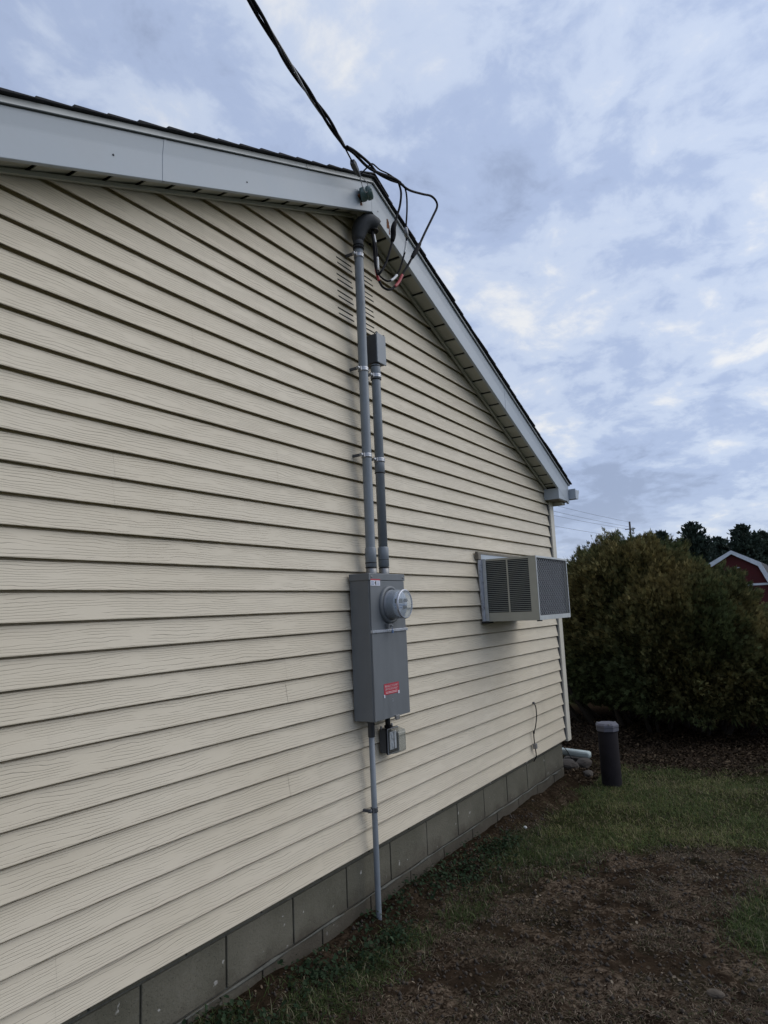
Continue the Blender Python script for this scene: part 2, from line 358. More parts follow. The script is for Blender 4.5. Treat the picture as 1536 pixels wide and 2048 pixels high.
def mulch(x, y):
    n = fbm2(x, y, 1.7, 9, 4) - 0.5
    d = np.hypot((x - 9.2) / 2.45, (y + 0.15) / 2.0) + n * 0.35; a = np.clip((1.06 - d) / 0.12, 0, 1)
    b = ((x > 6.1) & (x < 9) & (y > -0.22 + n * 0.3)).astype(float); return np.maximum(a, b * 0.9)
def height(x, y):
    near = np.exp(-(np.maximum(0, np.hypot(x - 4.5, y + 1) - 5) / 4) ** 2)
    d = dirtness(x, y)
    h = (fbm2(x, y, 1.1, 21, 3) - 0.5) * 0.05 + (fbm2(x, y, 6.0, 31, 3) - 0.5) * 0.05 * (0.4 + d) + (fbm2(x, y, 17.0, 41, 3) - 0.5) * 0.034 * d * np.clip((-y - 0.05) / 0.3, 0.25, 1)
    h = h + np.clip(2.7 - x, 0, 1) * 0.06 * np.exp(-np.maximum(0, -y) / 0.6) * (x > -2)
    h = h - 0.020 + 0.050 * np.exp(-(np.maximum(0, -y) / 0.10) ** 2)
    return h * near
def axis(lo, hi, step, far):
    a = list(np.arange(lo, hi, step)); d = step
    while a[-1] < far: d *= 1.22; a.append(a[-1] + d)
    d = step; b = [a[0]]
    while b[-1] > -far: d *= 1.22; b.append(b[-1] - d)
    return np.array(b[:0:-1] + a)
gx = axis(1.7, 7.6, 0.02, 900); gy = axis(-2.6, 0.1, 0.018, 900)
X, Y = np.meshgrid(gx, gy, indexing='ij'); xf, yf = X.ravel(), Y.ravel(); zf = height(xf, yf)
nx, ny = len(gx), len(gy); I = np.arange(nx * ny).reshape(nx, ny)
Q = np.stack([I[:-1, :-1].ravel(), I[1:, :-1].ravel(), I[1:, 1:].ravel(), I[:-1, 1:].ravel()], -1)
gcol = np.stack([dirtness(xf, yf), np.maximum(mulch(xf, yf), 0.75 * np.clip((yf + 0.17 + 0.12 * (fbm2(xf, yf, 3.0, 8, 3) - 0.5)) / 0.06, 0, 1) * (xf < 7)), 0 * xf], -1)
ground = np_mesh('ground', np.stack([xf, yf, zf], -1), quads=Q, col=gcol, mat='ground', smooth=True); ground['kind'] = 'structure'

# ================================================================ HOUSE
AX, AZ, SL = 3.135, 3.897, 0.4185          # ridge x, underside of the barge boards at the ridge, roof pitch
def zb(x): return AZ - SL * abs(x - AX)
PITCH, Z0 = 0.10294, 0.33533
XL, XR = -0.06, 6.252
house = thing('house', 'cream vinyl sided gable end of low house on grey block foundation', 'house', (3.135, 0, 0))
# sheathing behind the boards (gable polygon) and the hidden sides of the house
MB().prism_y([(XL, 0.345), (6.34, 0.345), (6.34, zb(6.34) + 0.035), (AX, AZ + 0.035), (XL, zb(XL) + 0.035)], 0.036, 0.12).build('wall_sheathing', 'sheathing', house)
def lap_wall(name, x, s):
    m = MB(); z = Z0; prof = []
    while z < 2.5: prof += [(0.0, z), (0.013, z + PITCH - 0.001)]; z += PITCH
    V = []; F = []
    for k, (d, zz) in enumerate(prof): V += [(x - s * d, 0.125, zz), (x - s * d, 8.0, zz)]
    for k in range(len(prof) - 1): F.append((2 * k, 2 * k + 1, 2 * k + 3, 2 * k + 2))
    m.add(V, F); m.box((x - s * 0.03, 0.125, 0.3), (x - s * 0.12, 8.0, 2.6)); m.build(name, 'siding', house, recalc=False)
lap_wall('side_wall', 6.35, 1); lap_wall('side_wall', -0.07, -1)
MB().box((XL, 7.9, 0.2), (6.34, 8.0, 2.5)).prism_y([(XL, 2.5), (6.34, 2.5), (AX, AZ + 0.05)], 7.9, 8.0).build('back_wall', 'post_vinyl', house)
# siding boards
PROF = [(PITCH + 0.016, 0.030), (0.0985, 0.0290), (0.0945, 0.0155), (0.05, 0.0085), (0.012, 0.0020), (0.004, 0.0004), (0.0012, 0.0006), (0.0, 0.0022), (0.0005, 0.0040), (0.014, 0.0055), (0.015, 0.031)]  # groove near the top edge is added, shaped to give a dark shadow line
def wob(x, c): return 0.0009 * math.sin(x * 2.1 + c * 1.7) + 0.0006 * math.sin(x * 5.3 + c * 3.1)
def board(name, c, xa, xb, lift=0.0, slots=()):
    z0 = Z0 + c * PITCH; prof = PROF
    if slots:
        prof = []
        for k, p in enumerate(PROF):
            prof.append(p)
        for s0, s1 in slots:
            for s in (s1, s0): prof.append((s, 0.0163 * (s / 0.0945)))
        prof = sorted(prof[:7] + prof[len(PROF):], key=lambda p: -p[0]) + list(PROF[7:])
    rows = []; n = max(2, int((xb - xa) / 0.22) + 2)
    for h, y in prof:
        z = z0 + h
        half = (AZ + 0.030 - z) / SL
        x0 = max(xa, AX - half); x1 = min(xb, AX + half)
        if x0 > x1: x0 = x1 = min(max(AX, xa), xb) if half < 0.02 else (xa if AX + half < xa else xb)
        if half < 0: x0 = x1 = min(max(AX, xa), xb); z = min(z, AZ + 0.030)
        rows.append([(x0 + (x1 - x0) * k / (n - 1), y - lift + wob(x0 + (x1 - x0) * k / (n - 1), c) * (1 if y < 0.028 else 0), z) for k in range(n)])
    if all(abs(r[0][0] - r[-1][0]) < 1e-6 for r in rows): return None
    V = [p for r in rows for p in r]; F = []; hs = [p[0] for p in prof]
    for j in range(len(rows) - 1):
        hm = (hs[j] + hs[j + 1]) / 2
        if any(s0 < hm < s1 for s0, s1 in slots): continue
        for k in range(n - 1): F.append((j * n + k, (j + 1) * n + k, (j + 1) * n + k + 1, j * n + k + 1))
    m = MB(); m.add(V, F, False); return m.build(name, 'siding', house, recalc=False)
SEAM = {1: 3.953, 2: 2.46, 4: 2.456, 8: 1.528, 10: 4.107, 0: 1.35, 3: 5.1, 5: 4.86, 6: 3.62, 7: 5.5, 9: 2.42, 11: 1.9, 12: 4.4, 13: 3.5, 14: 5.0, 15: 3.9, 16: 3.5}
VX0, VX1, VX2, VX3 = 2.966, 3.116, 3.186, 3.336
for c in range(35):
    s = SEAM.get(c // 2)
    if 28 <= c <= 31:
        sl = ((0.0215, 0.0315), (0.0575, 0.0675))
        board('siding_board', c, XL, VX0)
        board('vent_board', c, VX0, VX1, 0, sl); board('siding_board', c, VX1, VX2); board('vent_board', c, VX2, VX3, 0, sl)
        board('siding_board', c, VX3, XR); continue
    if s:
        board('siding_board', c, XL, s + 0.02); board('siding_board', c, s, XR, 0.0014 if c in (4, 8) else 0.0005)
    else: board('siding_board', c, XL, XR)
# corner post
MB().box((6.262, -0.014, 0.316), (6.356, 0.10, 2.532)).build('corner_post', 'post_vinyl', house, 0.004)
MB().box((6.247, 0.0005, 0.33), (6.261, 0.02, 2.53)).build('post_channel', 'dark_grey', house)
# barge boards, drip edge, soffit
EL, ER = -0.20, 6.452
def slope_strip(m, xa, xb, lo, hi, y0, y1):
    m.prism_y([(xa, zb(xa) + lo), (xb, zb(xb) + lo), (xb, zb(xb) + hi), (xa, zb(xa) + hi)], y0, y1); return m
def sweep(m, prof, xa, xb):
    n_ = len(prof); m.add([(xa, y, zb(xa) + h) for y, h in prof] + [(xb, y, zb(xb) + h) for y, h in prof], [tuple(range(n_)), tuple(range(2 * n_ - 1, n_ - 1, -1))] + [((i + 1) % n_, i, n_ + i, n_ + (i + 1) % n_) for i in range(n_)]); return m
FP = [(-0.120, 0.0), (-0.1385, 0.0), (-0.140, 0.002), (-0.140, 0.110), (-0.1405, 0.118), (-0.1455, 0.160), (-0.1462, 0.176), (-0.120, 0.176)]
sweep(MB(), FP, EL, AX - 0.001).build('fascia', 'white_trim', house)
sweep(MB(), FP, AX + 0.001, ER).build('fascia', 'white_trim', house)
for xa, xb in ((EL, AX), (AX, ER)): slope_strip(MB(), xa, xb, 0.165, 0.182, -0.119, -0.100).build('fascia_backing', 'sheathing', house)
for xa, xb in ((EL, 2.508), (2.512, AX - 0.002), (AX + 0.002, 5.2), (5.204, ER + 0.015)):
    m = MB(); slope_strip(m, xa, xb, 0.1815, 0.207, -0.152, -0.118); slope_strip(m, xa, xb, 0.1800, 0.1855, -0.159, -0.1525); m.build('drip_edge', 'drip_metal', house)
def soffit(xs, xe, sgn):
    x = xs; w = 0.147
    while (xe - x) * sgn > 0.03:
        x2 = x + sgn * min(w - 0.010, abs(xe - x)); a, b = min(x, x2), max(x, x2); m = MB()
        m.prism_y([(a, zb(a) + 0.029), (b, zb(b) + 0.037), (b, zb(b) + 0.042), (a, zb(a) + 0.034)], -0.1185, 0.03)
        m.build('soffit_panel', 'soffit_paint', house); x += sgn * w
soffit(AX - 0.07, EL + 0.02, -1); soffit(AX + 0.07, 6.2, 1)
MB().prism_y([(AX - 0.066, zb(AX - 0.066) + 0.030), (AX, AZ + 0.030), (AX + 0.066, zb(AX + 0.066) + 0.030), (AX + 0.066, zb(AX + 0.066) + 0.038), (AX, AZ + 0.038), (AX - 0.066, zb(AX - 0.066) + 0.038)], -0.1185, 0.03).build('soffit_ridge_panel', 'soffit_paint', house)
for xa, xb in ((EL, AX), (AX, 6.2)):
    slope_strip(MB(), xa, xb, 0.048, 0.060, -0.119, 0.03).build('soffit_backing', 'sheathing', house)
    slope_strip(MB(), xa, xb, 0.010, 0.0285, -0.020, -0.002).build('soffit_trim', 'soffit_paint', house, 0.002)
# eave return and gutter
for s in (1, -1):
    X_ = lambda x: AX + s * (x - AX)
    MB().box((X_(6.172), -0.1385, 2.530), (X_(6.44), 0.005, 2.632)).build('eave_return', 'white_trim', house, 0.002)
    MB().box((X_(6.19), -0.130, 2.522), (X_(6.435), 0.0, 2.5295)).build('return_underside', 'trim_brown', house)
    MB().box((X_(6.453), -0.139, 2.525), (X_(6.470), 8.0, 2.705)).build('eave_fascia', 'white_trim', house, 0.002)
    K = [(0, 0), (0.075, 0.0), (0.082, 0.012), (0.09, 0.04), (0.108, 0.062), (0.115, 0.068), (0.115, 0.092), (0.103, 0.092), (0.103, 0.088), (0.004, 0.088), (0.0, 0.098)]
    m = MB(); pl = [(X_(6.474 + a), 2.556 + b) for a, b in K]; m.prism_y(pl if s > 0 else pl[::-1], -0.205, 8.0); m.build('gutter', 'white_trim', house)
    MB().box((X_(6.45), -0.10, 2.50), (X_(6.36), 8.0, 2.528)).build('eave_soffit', 'soffit_paint', house)
# roof deck and shingle courses
for xa, xb in ((EL, AX), (AX, ER)): slope_strip(MB(), xa, xb, 0.150, 0.2085, -0.117, 8.05).build('roof_deck', 'sheathing', house)
n = 0
for s in (1, -1):
    k = 0; run = ER - AX + 0.045; d = run
    while d > 0.02:
        lowx, topx = d, max(0.0, d - 0.165); j = random.uniform(-0.004, 0.004); hl, ht = 0.2205 + random.uniform(0, 0.003), 0.2105
        zz = lambda q: AZ - SL * q
        pl = [(AX + s * topx, zz(topx) + ht - 0.0005), (AX + s * lowx, zz(lowx) + hl - 0.010), (AX + s * lowx, zz(lowx) + hl), (AX + s * topx, zz(topx) + ht + 0.0015)]
        y0 = -0.172 + random.uniform(-0.004, 0.004)
        MB().prism_y(pl if s > 0 else pl[::-1], y0, 8.06).build('shingle_course', 'shingle', house); d -= 0.132; k += 1
x = -0.172
while x < 8.0:
    MB().prism_y([(AX - 0.15, AZ - SL * 0.15 + 0.224), (AX, AZ + 0.236 - 0.006), (AX + 0.15, AZ - SL * 0.15 + 0.224), (AX + 0.15, AZ - SL * 0.15 + 0.230), (AX, AZ + 0.238), (AX - 0.15, AZ - SL * 0.15 + 0.230)], x, min(8.06, x + 0.199)).build('ridge_shingle', 'shingle', house); x += 0.2
for xa in (1.62, 5.0):
    sweep(MB(), [(y - 0.0016, h) for y, h in FP], xa, xa + 0.012).build('fascia_lap', 'white_trim', house)
# nail heads and rust on the barge board
for (x, z, r, mt) in ((2.09, 0.055, 0.0035, 'dark_grey'), (1.40, 0.075, 0.004, 'dark_grey'), (3.20, 0.06, 0.004, 'dull_steel')):
    MB().lathe([(r, 0), (r, 0.002), (0.0001, 0.003)], (x, -0.1402, zb(x) + z), 'y', 8).build('nail_head', mt, house)
MB().prism_y([(3.295, 3.868), (3.318, 3.875), (3.322, 3.915), (3.310, 3.935), (3.296, 3.93)], -0.1412, -0.1395).prism_y([(3.318, 3.84), (3.327, 3.838), (3.326, 3.90), (3.320, 3.90)], -0.1416, -0.1395).build('rust_patch', 'rust', house)
MB().prism_y([(3.012, 3.875), (3.034, 3.882), (3.030, 3.905), (3.016, 3.90)], -0.1409, -0.1395).build('rust_patch', 'rust', house)
# block foundation
MB().box((XL + 0.02, 0.043, -0.3), (6.205, 0.2, 0.42)).build('mortar_wall', 'mortar', house)
MB().box((6.19, 0.06, -0.3), (6.214, 8.0, 0.33)).build('foundation_side', 'block', house)
def blocks(z0, z1, off):
    k = -4
    while True:
        xa = 1.685 + off + 0.4064 * k + 0.004; xb = xa + 0.4064 - 0.008; k += 1
        if xb < XL: continue
        if xa > 6.15: break
        xa = max(xa, XL); xb = min(xb, 6.215)
        if 6.215 - xb < 0.12: xb = 6.215
        if xb - xa < 0.05: continue
        MB().box((xa, 0.030 + random.uniform(0, 0.003), z0), (xb, 0.16, z1)).build('concrete_block', 'block', house, 0.004)
blocks(0.104, 0.296, 0.0); blocks(0.306, 0.40, 0.2032); blocks(-0.10, 0.096, 0.2032)
m = MB()                                               # smeared mortar ledge along the bed joint
pts = [(x, 0.034 - 0.004 * random.random(), 0.096 + random.uniform(-0.006, 0.004)) for x in np.arange(XL, 6.2, 0.11)]
m.tube(pts, [max(0.0015, random.gauss(0.004, 0.004)) for _ in pts], 5); m.build('mortar_joint', 'mortar', house)

# ================================================================ ELECTRICAL SERVICE
def strap(parent, x, y, z, r, left=True, mat='steel'):
    o = MB(); o.lathe([(r + 0.0005, -0.013), (r + 0.004, -0.011), (r + 0.0025, -0.004), (r + 0.0025, 0.004), (r + 0.004, 0.011), (r + 0.0005, 0.013)], (x, y, z), 'z', 20)
    o.box((x - r - 0.030, y + 0.006, z - 0.008), (x - r * 0.6, y + 0.0095, z + 0.008)); o.box((x - r - 0.012, y - 0.010, z - 0.011), (x - r * 0.8, y + 0.006, z + 0.011)); o.build('pipe_strap', mat, parent)
    MB().lathe([(0.0105, 0), (0.0105, 0.008), (0.006, 0.011), (0.0001, 0.012)], (x - r - 0.020, y + 0.004, z), 'y', 6, False).build('strap_bolt', mat, parent)
    MB().box((x - r - 0.024, y + 0.0095, z - 0.007), (x - r - 0.012, 0.004, z + 0.007)).build('strap_standoff', 'dark_grey', parent)
RP, YP = 0.0265, -0.058
mast = thing('service_mast', 'tall grey conduit with dark weatherhead rising from the meter box', 'conduit', (3.10, YP, 1.76))
MB().tube([(3.10, YP, 1.80), (3.10, YP, 1.9), (3.099, YP, 2.6), (3.098, YP, 3.3), (3.098, YP, 3.685)], RP, 20).build('pipe', 'pvc_grey', mast)
MB().lathe([(RP + 0.0002, 0), (0.031, 0.002), (0.031, 0.10), (RP + 0.0005, 0.108)], (3.10, YP, 1.80), 'z', 20).build('coupling', 'pvc_grey', mast)
MB().lathe([(0.029, 0), (0.029, 0.034), (0.024, 0.036)], (3.10, YP, 1.765), 'z', 12).build('hub_nipple', 'dull_steel', mast)
for z in (1.797, 1.823): MB().lathe([(0.0312, -0.003), (0.0328, 0), (0.0312, 0.003)], (3.10, YP, z), 'z', 20).build('joint_ring', 'black', mast)
MB().tube([(3.098, YP, 3.664), (3.098, YP, 3.735)], 0.0305, 18).build('head_collar', 'head_grey', mast)
hp = [(3.098, -0.056, 3.715), (3.099, -0.058, 3.745), (3.104, -0.064, 3.785), (3.116, -0.076, 3.822), (3.138, -0.094, 3.846), (3.164, -0.114, 3.850), (3.186, -0.130, 3.840), (3.196, -0.138, 3.832)]
m = MB(); m.tube(hp, [0.031, 0.038, 0.046, 0.052, 0.053, 0.049, 0.042, 0.034], 14); head = m.build('weatherhead', 'head_grey', mast, 0.0)
MB().tube([(3.106, -0.018, 3.80), (3.112, -0.012, 3.80)], 0.006, 8).build('head_screw', 'dull_steel', mast)
MB().lathe([(0.034, 0), (0.034, 0.004), (0.0001, 0.0042)], (3.172, -0.118, 3.797), 'z', 14).build('head_mouth', 'black', mast)
for z in (3.672, 3.688): MB().lathe([(0.028, -0.004), (0.033, -0.002), (0.033, 0.002), (0.028, 0.004)], (3.098, YP, z), 'z', 18).build('joint_ring', 'rubber', mast)
for z in (3.625, 2.93, 2.425): strap(mast, 3.098, YP, z, RP)

feed = thing('branch_conduit', 'shorter grey conduit with small junction box on its top end', 'conduit', (3.228, YP, 1.76))
R2 = 0.0262
MB().tube([(3.228, YP, 1.80), (3.228, YP, 2.9), (3.228, YP, 2.99)], R2, 20).build('pipe', 'pvc_grey', feed)
MB().lathe([(R2 + 0.0002, 0), (0.0308, 0.002), (0.0308, 0.105), (R2 + 0.0005, 0.113)], (3.228, YP, 1.805), 'z', 20).build('coupling', 'pvc_grey', feed)
MB().lathe([(0.029, 0), (0.029, 0.036), (0.024, 0.038)], (3.228, YP, 1.765), 'z', 12).build('hub_nipple', 'dull_steel', feed)
MB().lathe([(R2 + 0.0002, 0), (0.029, 0.002), (0.029, 0.085), (R2 + 0.0005, 0.09)], (3.228, YP, 2.905), 'z', 20).build('coupling', 'pvc_grey', feed)
MB().lathe([(R2 + 0.0002, 0), (0.029, 0.002), (0.029, 0.085), (R2 + 0.0005, 0.09)], (3.228, YP, 2.345), 'z', 20).build('coupling', 'pvc_grey', feed)
for z in (1.800, 1.845, 2.345, 2.905, 2.985): MB().lathe([(0.0292, -0.003), (0.0318, 0), (0.0292, 0.003)], (3.228, YP, z), 'z', 20).build('joint_ring', 'black', feed)
for z in (2.925, 2.42): strap(feed, 3.228, YP, z, 0.029)
MB().box((3.200, -0.088, 3.000), (3.288, -0.012, 3.178)).build('junction_box', 'dark_grey', feed, 0.006)
MB().box((3.196, -0.097, 2.998), (3.292, -0.0885, 3.182)).build('box_cover', 'pvc_grey', feed, 0.004)
for x, z in ((3.21, 3.186), (3.28, 3.186)): MB().box((x - 0.007, -0.094, 3.1825), (x + 0.007, -0.080, z + 0.003)).build('cover_lug', 'dark_grey', feed, 0.002)

# meter box
mb = thing('meter_box', 'tall grey metal meter enclosure with red emergency disconnect sticker', 'meter box', (3.142, -0.002, 0.998))
BX0, BX1, BZ0, BZ1, BY = 2.968, 3.316, 0.998, 1.757, -0.126
MB().box((BX0, BY, BZ0), (BX1, -0.003, BZ1 - 0.002)).build('enclosure', 'box_grey', mb, 0.003)
MB().box((BX0 - 0.006, BY - 0.008, BZ1 - 0.034), (BX1 + 0.007, -0.0025, BZ1 + 0.003)).build('rain_cap', 'box_grey', mb, 0.003)
MB().box((BX0 + 0.004, BY - 0.0068, 1.462), (BX1 - 0.003, BY - 0.0005, BZ1 - 0.036)).build('meter_cover', 'box_grey', mb, 0.0015)
MB().box((BX0 + 0.002, BY - 0.009, BZ0 + 0.002), (BX1 - 0.001, BY - 0.0005, 1.446)).build('breaker_door', 'box_grey', mb, 0.002)
MB().box((BX0 - 0.001, BY - 0.016, 1.4462), (BX1 + 0.004, BY - 0.0005, 1.4615)).build('door_rail', 'flashing', mb, 0.002)
MB().lathe([(0.102, 0.0), (0.102, 0.010), (0.098, 0.016), (0.084, 0.018), (0.082, 0.006)], (3.150, BY - 0.0065, 1.592), 'y', 40).build('socket_ring', 'box_grey', mb)
MB().box((3.103, BY - 0.03, 1.470), (3.137, BY - 0.0068, 1.490)).lathe([(0.006, 0), (0.006, 0.012), (0.0001, 0.013)], (3.12, BY - 0.03, 1.48), 'y', 10).build('cover_latch', 'dull_steel', mb, 0.001)
MB().box((3.150, BY - 0.022, 0.985), (3.185, BY - 0.0092, 1.008)).build('door_hasp', 'dull_steel', mb, 0.002)
for x_, z_ in ((2.985, 1.745), (3.300, 1.745)): MB().lathe([(0.005, 0), (0.005, 0.003), (0.0001, 0.004)], (x_, BY - 0.008, z_ - 0.004), 'y', 10).build('cap_screw', 'dull_steel', mb)
MB().tube(curve([(3.12, BY - 0.034, 1.482), (3.116, BY - 0.040, 1.470), (3.122, BY - 0.038, 1.455), (3.130, BY - 0.034, 1.462)], 5), 0.0012, 5).box((3.117, BY - 0.042, 1.440), (3.128, BY - 0.036, 1.456)).build('seal_tag', 'blue_print', mb)
def flat(name, mat, parent, x0, x1, z0, z1, y, t=0.0012, bev=0): return MB().box((x0, y - t, z0), (x1, y, z1)).build(name, mat, parent, bev)
YD = BY - 0.0091
flat('warning_sticker', 'red_label', mb, 3.060, 3.208, 1.122, 1.178, YD)
flat('sticker_corner', 'white_label', mb, 3.056, 3.066, 1.108, 1.124, YD - 0.0013); flat('sticker_corner', 'white_label', mb, 3.196, 3.210, 1.116, 1.132, YD - 0.0013)
def text(body, size, x, z, y, mat, parent, width=None):
    cu = bpy.data.curves.new('txt', 'FONT'); cu.body = body; cu.size = size; cu.align_x = 'CENTER'; cu.align_y = 'CENTER'; cu.resolution_u = 2
    t = bpy.data.objects.new('txt', cu); COL.objects.link(t); bpy.context.view_layer.update(); dg = bpy.context.evaluated_depsgraph_get()
    me = bpy.data.meshes.new_from_object(t.evaluated_get(dg)); bpy.data.objects.remove(t); me.name = 'lettering'
    w = max(v.co.x for v in me.vertices) - min(v.co.x for v in me.vertices); k = (width / w) if width else 1
    b = BASE[parent.name]
    for v in me.vertices: v.co = Vector((x + v.co.x * k - b.x, y - b.y, z + v.co.y - b.z))
    me.materials.clear(); me.materials.append(MATS[mat]); o = bpy.data.objects.new('lettering', me); COL.objects.link(o); o.parent = parent; return o
text('EMERGENCY DISCONNECT', 0.016, 3.134, 1.164, YD - 0.0016, 'pink_print', mb, 0.132)
text('SERVICE DISCONNECT', 0.016, 3.134, 1.148, YD - 0.0016, 'pink_print', mb, 0.126)
text('2', 0.022, 3.142, 1.088, YD - 0.0006, 'flashing', mb)
for z in (1.134, 1.128): flat('print_line', 'pink_print', mb, 3.075, 3.19, z, z + 0.0022, YD - 0.0013, 0.0004)
YC = BY - 0.0069
flat('danger_label', 'white_label', mb, 2.975, 3.066, 1.694, 1.722, YC); flat('label_band', 'red_label', mb, 2.976, 3.068, 1.7225, 1.730, YC)
flat('label_pictogram', 'black', mb, 3.020, 3.028, 1.697, 1.719, YC - 0.0013, 0.0004); flat('label_pictogram', 'black', mb, 3.014, 3.020, 1.705, 1.712, YC - 0.0013, 0.0004)
for z in (1.699, 1.706, 1.713): flat('print_line', 'blue_print', mb, 2.981, 3.008, z, z + 0.003, YC - 0.0013, 0.0004); flat('print_line', 'blue_print', mb, 3.036, 3.058, z, z + 0.002, YC - 0.0013, 0.0004)

# electric meter
em = thing('electric_meter', 'round electric meter with clear cover plugged into the grey box', 'electric meter', (3.150, BY - 0.02, 1.592))
C = (3.150, BY - 0.012, 1.592)
MB().lathe([(0.080, 0.0), (0.081, 0.016), (0.078, 0.020), (0.0765, 0.022), (0.0755, 0.058), (0.073, 0.060), (0.0001, 0.0605)], C, 'y', 40).build('meter_body', 'meter_grey', em)
MB().lathe([(0.0785, 0.026), (0.0775, 0.08), (0.0765, 0.092), (0.071, 0.098), (0.066, 0.0985), (0.0001, 0.0985)], C, 'y', 40).build('clear_cover', 'clear_cover', em)
MB().lathe([(0.0772, 0.088), (0.0795, 0.093), (0.0775, 0.0975), (0.0735, 0.1), (0.071, 0.0992)], C, 'y', 40).build('cover_rim', 'flashing', em)
FY = C[1] - 0.068
MB().lathe([(0.070, 0.061), (0.070, 0.067), (0.0001, 0.0672)], C, 'y', 36).build('dial_plate', 'meter_face', em)
flat('display', 'lcd', em, 3.092, 3.168, 1.598, 1.622, FY, 0.003, 0.001)
flat('name_plate', 'blue_print', em, 3.090, 3.20, 1.584, 1.590, FY, 0.0006); flat('name_plate', 'blue_print', em, 3.090, 3.165, 1.570, 1.576, FY, 0.0006)
flat('barcode', 'white_label', em, 3.12, 3.142, 1.546, 1.562, FY, 0.0006)
for x, z in ((3.19, 1.612), (3.182, 1.575)): MB().lathe([(0.010, 0), (0.009, 0.016), (0.0001, 0.017)], (x, FY, z), 'y', 12).build('reset_knob', 'black', em)

# outlet with bubble cover
ob = thing('outlet_box', 'weatherproof outlet with clear bubble cover hanging under the meter box', 'outlet', (3.25, -0.002, 0.792))
OX0, OX1, OZ0, OZ1 = 3.196, 3.300, 0.795, 0.922
MB().box((OX0, -0.046, OZ0), (OX1, -0.003, OZ1)).build('back_box', 'dark_grey', ob, 0.004)
MB().box((OX0 - 0.004, -0.056, OZ0 - 0.006), (OX1 + 0.006, -0.0462, OZ1 + 0.004)).build('gasket_plate', 'rubber', ob, 0.003)
MB().tube([(3.222, -0.045, OZ1 - 0.004), (3.222, -0.045, 0.9975)], 0.0145, 14).build('nipple', 'black', ob)
MB().lathe([(0.02, 0), (0.02, 0.014)], (3.222, -0.045, OZ1 + 0.005), 'z', 6, False).build('locknut', 'rubber', ob)
for x, z in ((OX0 - 0.003, OZ1 + 0.008), (OX1 + 0.002, OZ1 + 0.010)): MB().tube([(x, -0.02, z - 0.012), (x, -0.02, z + 0.006)], 0.005, 8).lathe([(0.008, 0), (0.008, 0.006), (0.0001, 0.0062)], (x, -0.016, z), 'y', 10).build('mounting_lug', 'dull_steel', ob)
flat('outlet_face', 'outlet_white', ob, 3.214, 3.280, 0.812, 0.906, -0.0562, 0.004, 0.001)
for z in (0.836, 0.880): flat('receptacle', 'outlet_white', ob, 3.230, 3.266, z - 0.014, z + 0.014, -0.0604, 0.004, 0.002)
flat('outlet_strap', 'dark_grey', ob, 3.245, 3.251, 0.814, 0.904, -0.0646, 0.001)
m = MB()
ring = lambda y, ins, zt: [(OX0 + ins, y, OZ0 - 0.002 + ins), (OX1 + 0.002 - ins, y, OZ0 - 0.002 + ins), (OX1 + 0.002 - ins, y, OZ1 - ins), (OX0 + ins, y, OZ1 - ins)]
R_ = [ring(-0.0565, 0.0, 0), ring(-0.085, 0.003, 0), ring(-0.108, 0.008, 0), ring(-0.118, 0.018, 0)]
V = [p for r in R_ for p in r]; F = [(i * 4 + k, i * 4 + (k + 1) % 4, (i + 1) * 4 + (k + 1) % 4, (i + 1) * 4 + k) for i in range(3) for k in range(4)] + [(12, 13, 14, 15)]
m.add(V, F); m.build('bubble_cover', 'hazy_cover', ob, 0.003)
MB().tube([(OX0 - 0.001, -0.058, OZ0 - 0.003), (OX1 + 0.003, -0.058, OZ0 - 0.003), (OX1 + 0.003, -0.058, OZ1 + 0.001), (OX0 - 0.001, -0.058, OZ1 + 0.001), (OX0 - 0.001, -0.058, OZ0 - 0.003)], 0.003, 6, False, False).build('cover_frame', 'meter_grey', ob)

# ground conduit below
gc = thing('lower_conduit', 'thin grey conduit running from the meter box down into the soil', 'conduit', (3.062, -0.045, -0.04))
MB().tube([(3.063, -0.045, -0.10), (3.064, -0.045, 0.02), (3.061, -0.045, 0.5), (3.060, -0.045, 0.985)], 0.0152, 16).build('pipe', 'pvc_grey', gc)
MB().lathe([(0.0154, 0), (0.0185, 0.002), (0.0185, 0.075), (0.022, 0.078), (0.022, 0.092)], (3.060, -0.045, 0.905), 'z', 16).build('adapter', 'dark_grey', gc)
strap(gc, 3.061, -0.045, 0.543, 0.0155, True, 'dark_grey')

# ---------------------------------------------------------------- overhead cable
dropP = [(-14, -2.9, 5.9), (-8, -2.0, 5.05), (-3, -1.22, 4.42), (0.3, -0.72, 4.07), (1.606, -0.52, 3.988), (2.045, -0.42, 3.967), (2.365, -0.36, 3.954), (2.636, -0.31, 3.94)]
dc = curve(dropP, 40)
drop = thing('service_cable', 'thick twisted black overhead cable coming down to the gable peak', 'cable', (2.636, -0.31, 3.94))
def helix(ph, r, rad, mat, name):
    out = []; s = 0
    for i, p in enumerate(dc):
        t = (dc[min(i + 1, len(dc) - 1)] - dc[max(i - 1, 0)]).normalized()
        if i: s += (p - dc[i - 1]).length
        U = t.cross(Vector((0, 0, 1))).normalized(); Wv = t.cross(U); S = s
        a = 2 * math.pi * (S / 0.62) + ph + 0.6 * math.sin(S * 3.3); rr = r * (1.0 + 0.45 * math.sin(S * 9.1 + ph) * math.sin(S * 2.3))
        rr *= min(1, (len(dc) - 1 - i) / 12 + 0.15)
        out.append(p + U * math.cos(a) * rr + Wv * math.sin(a) * rr)
    MB().tube(out, rad, 8).build(name, mat, drop)
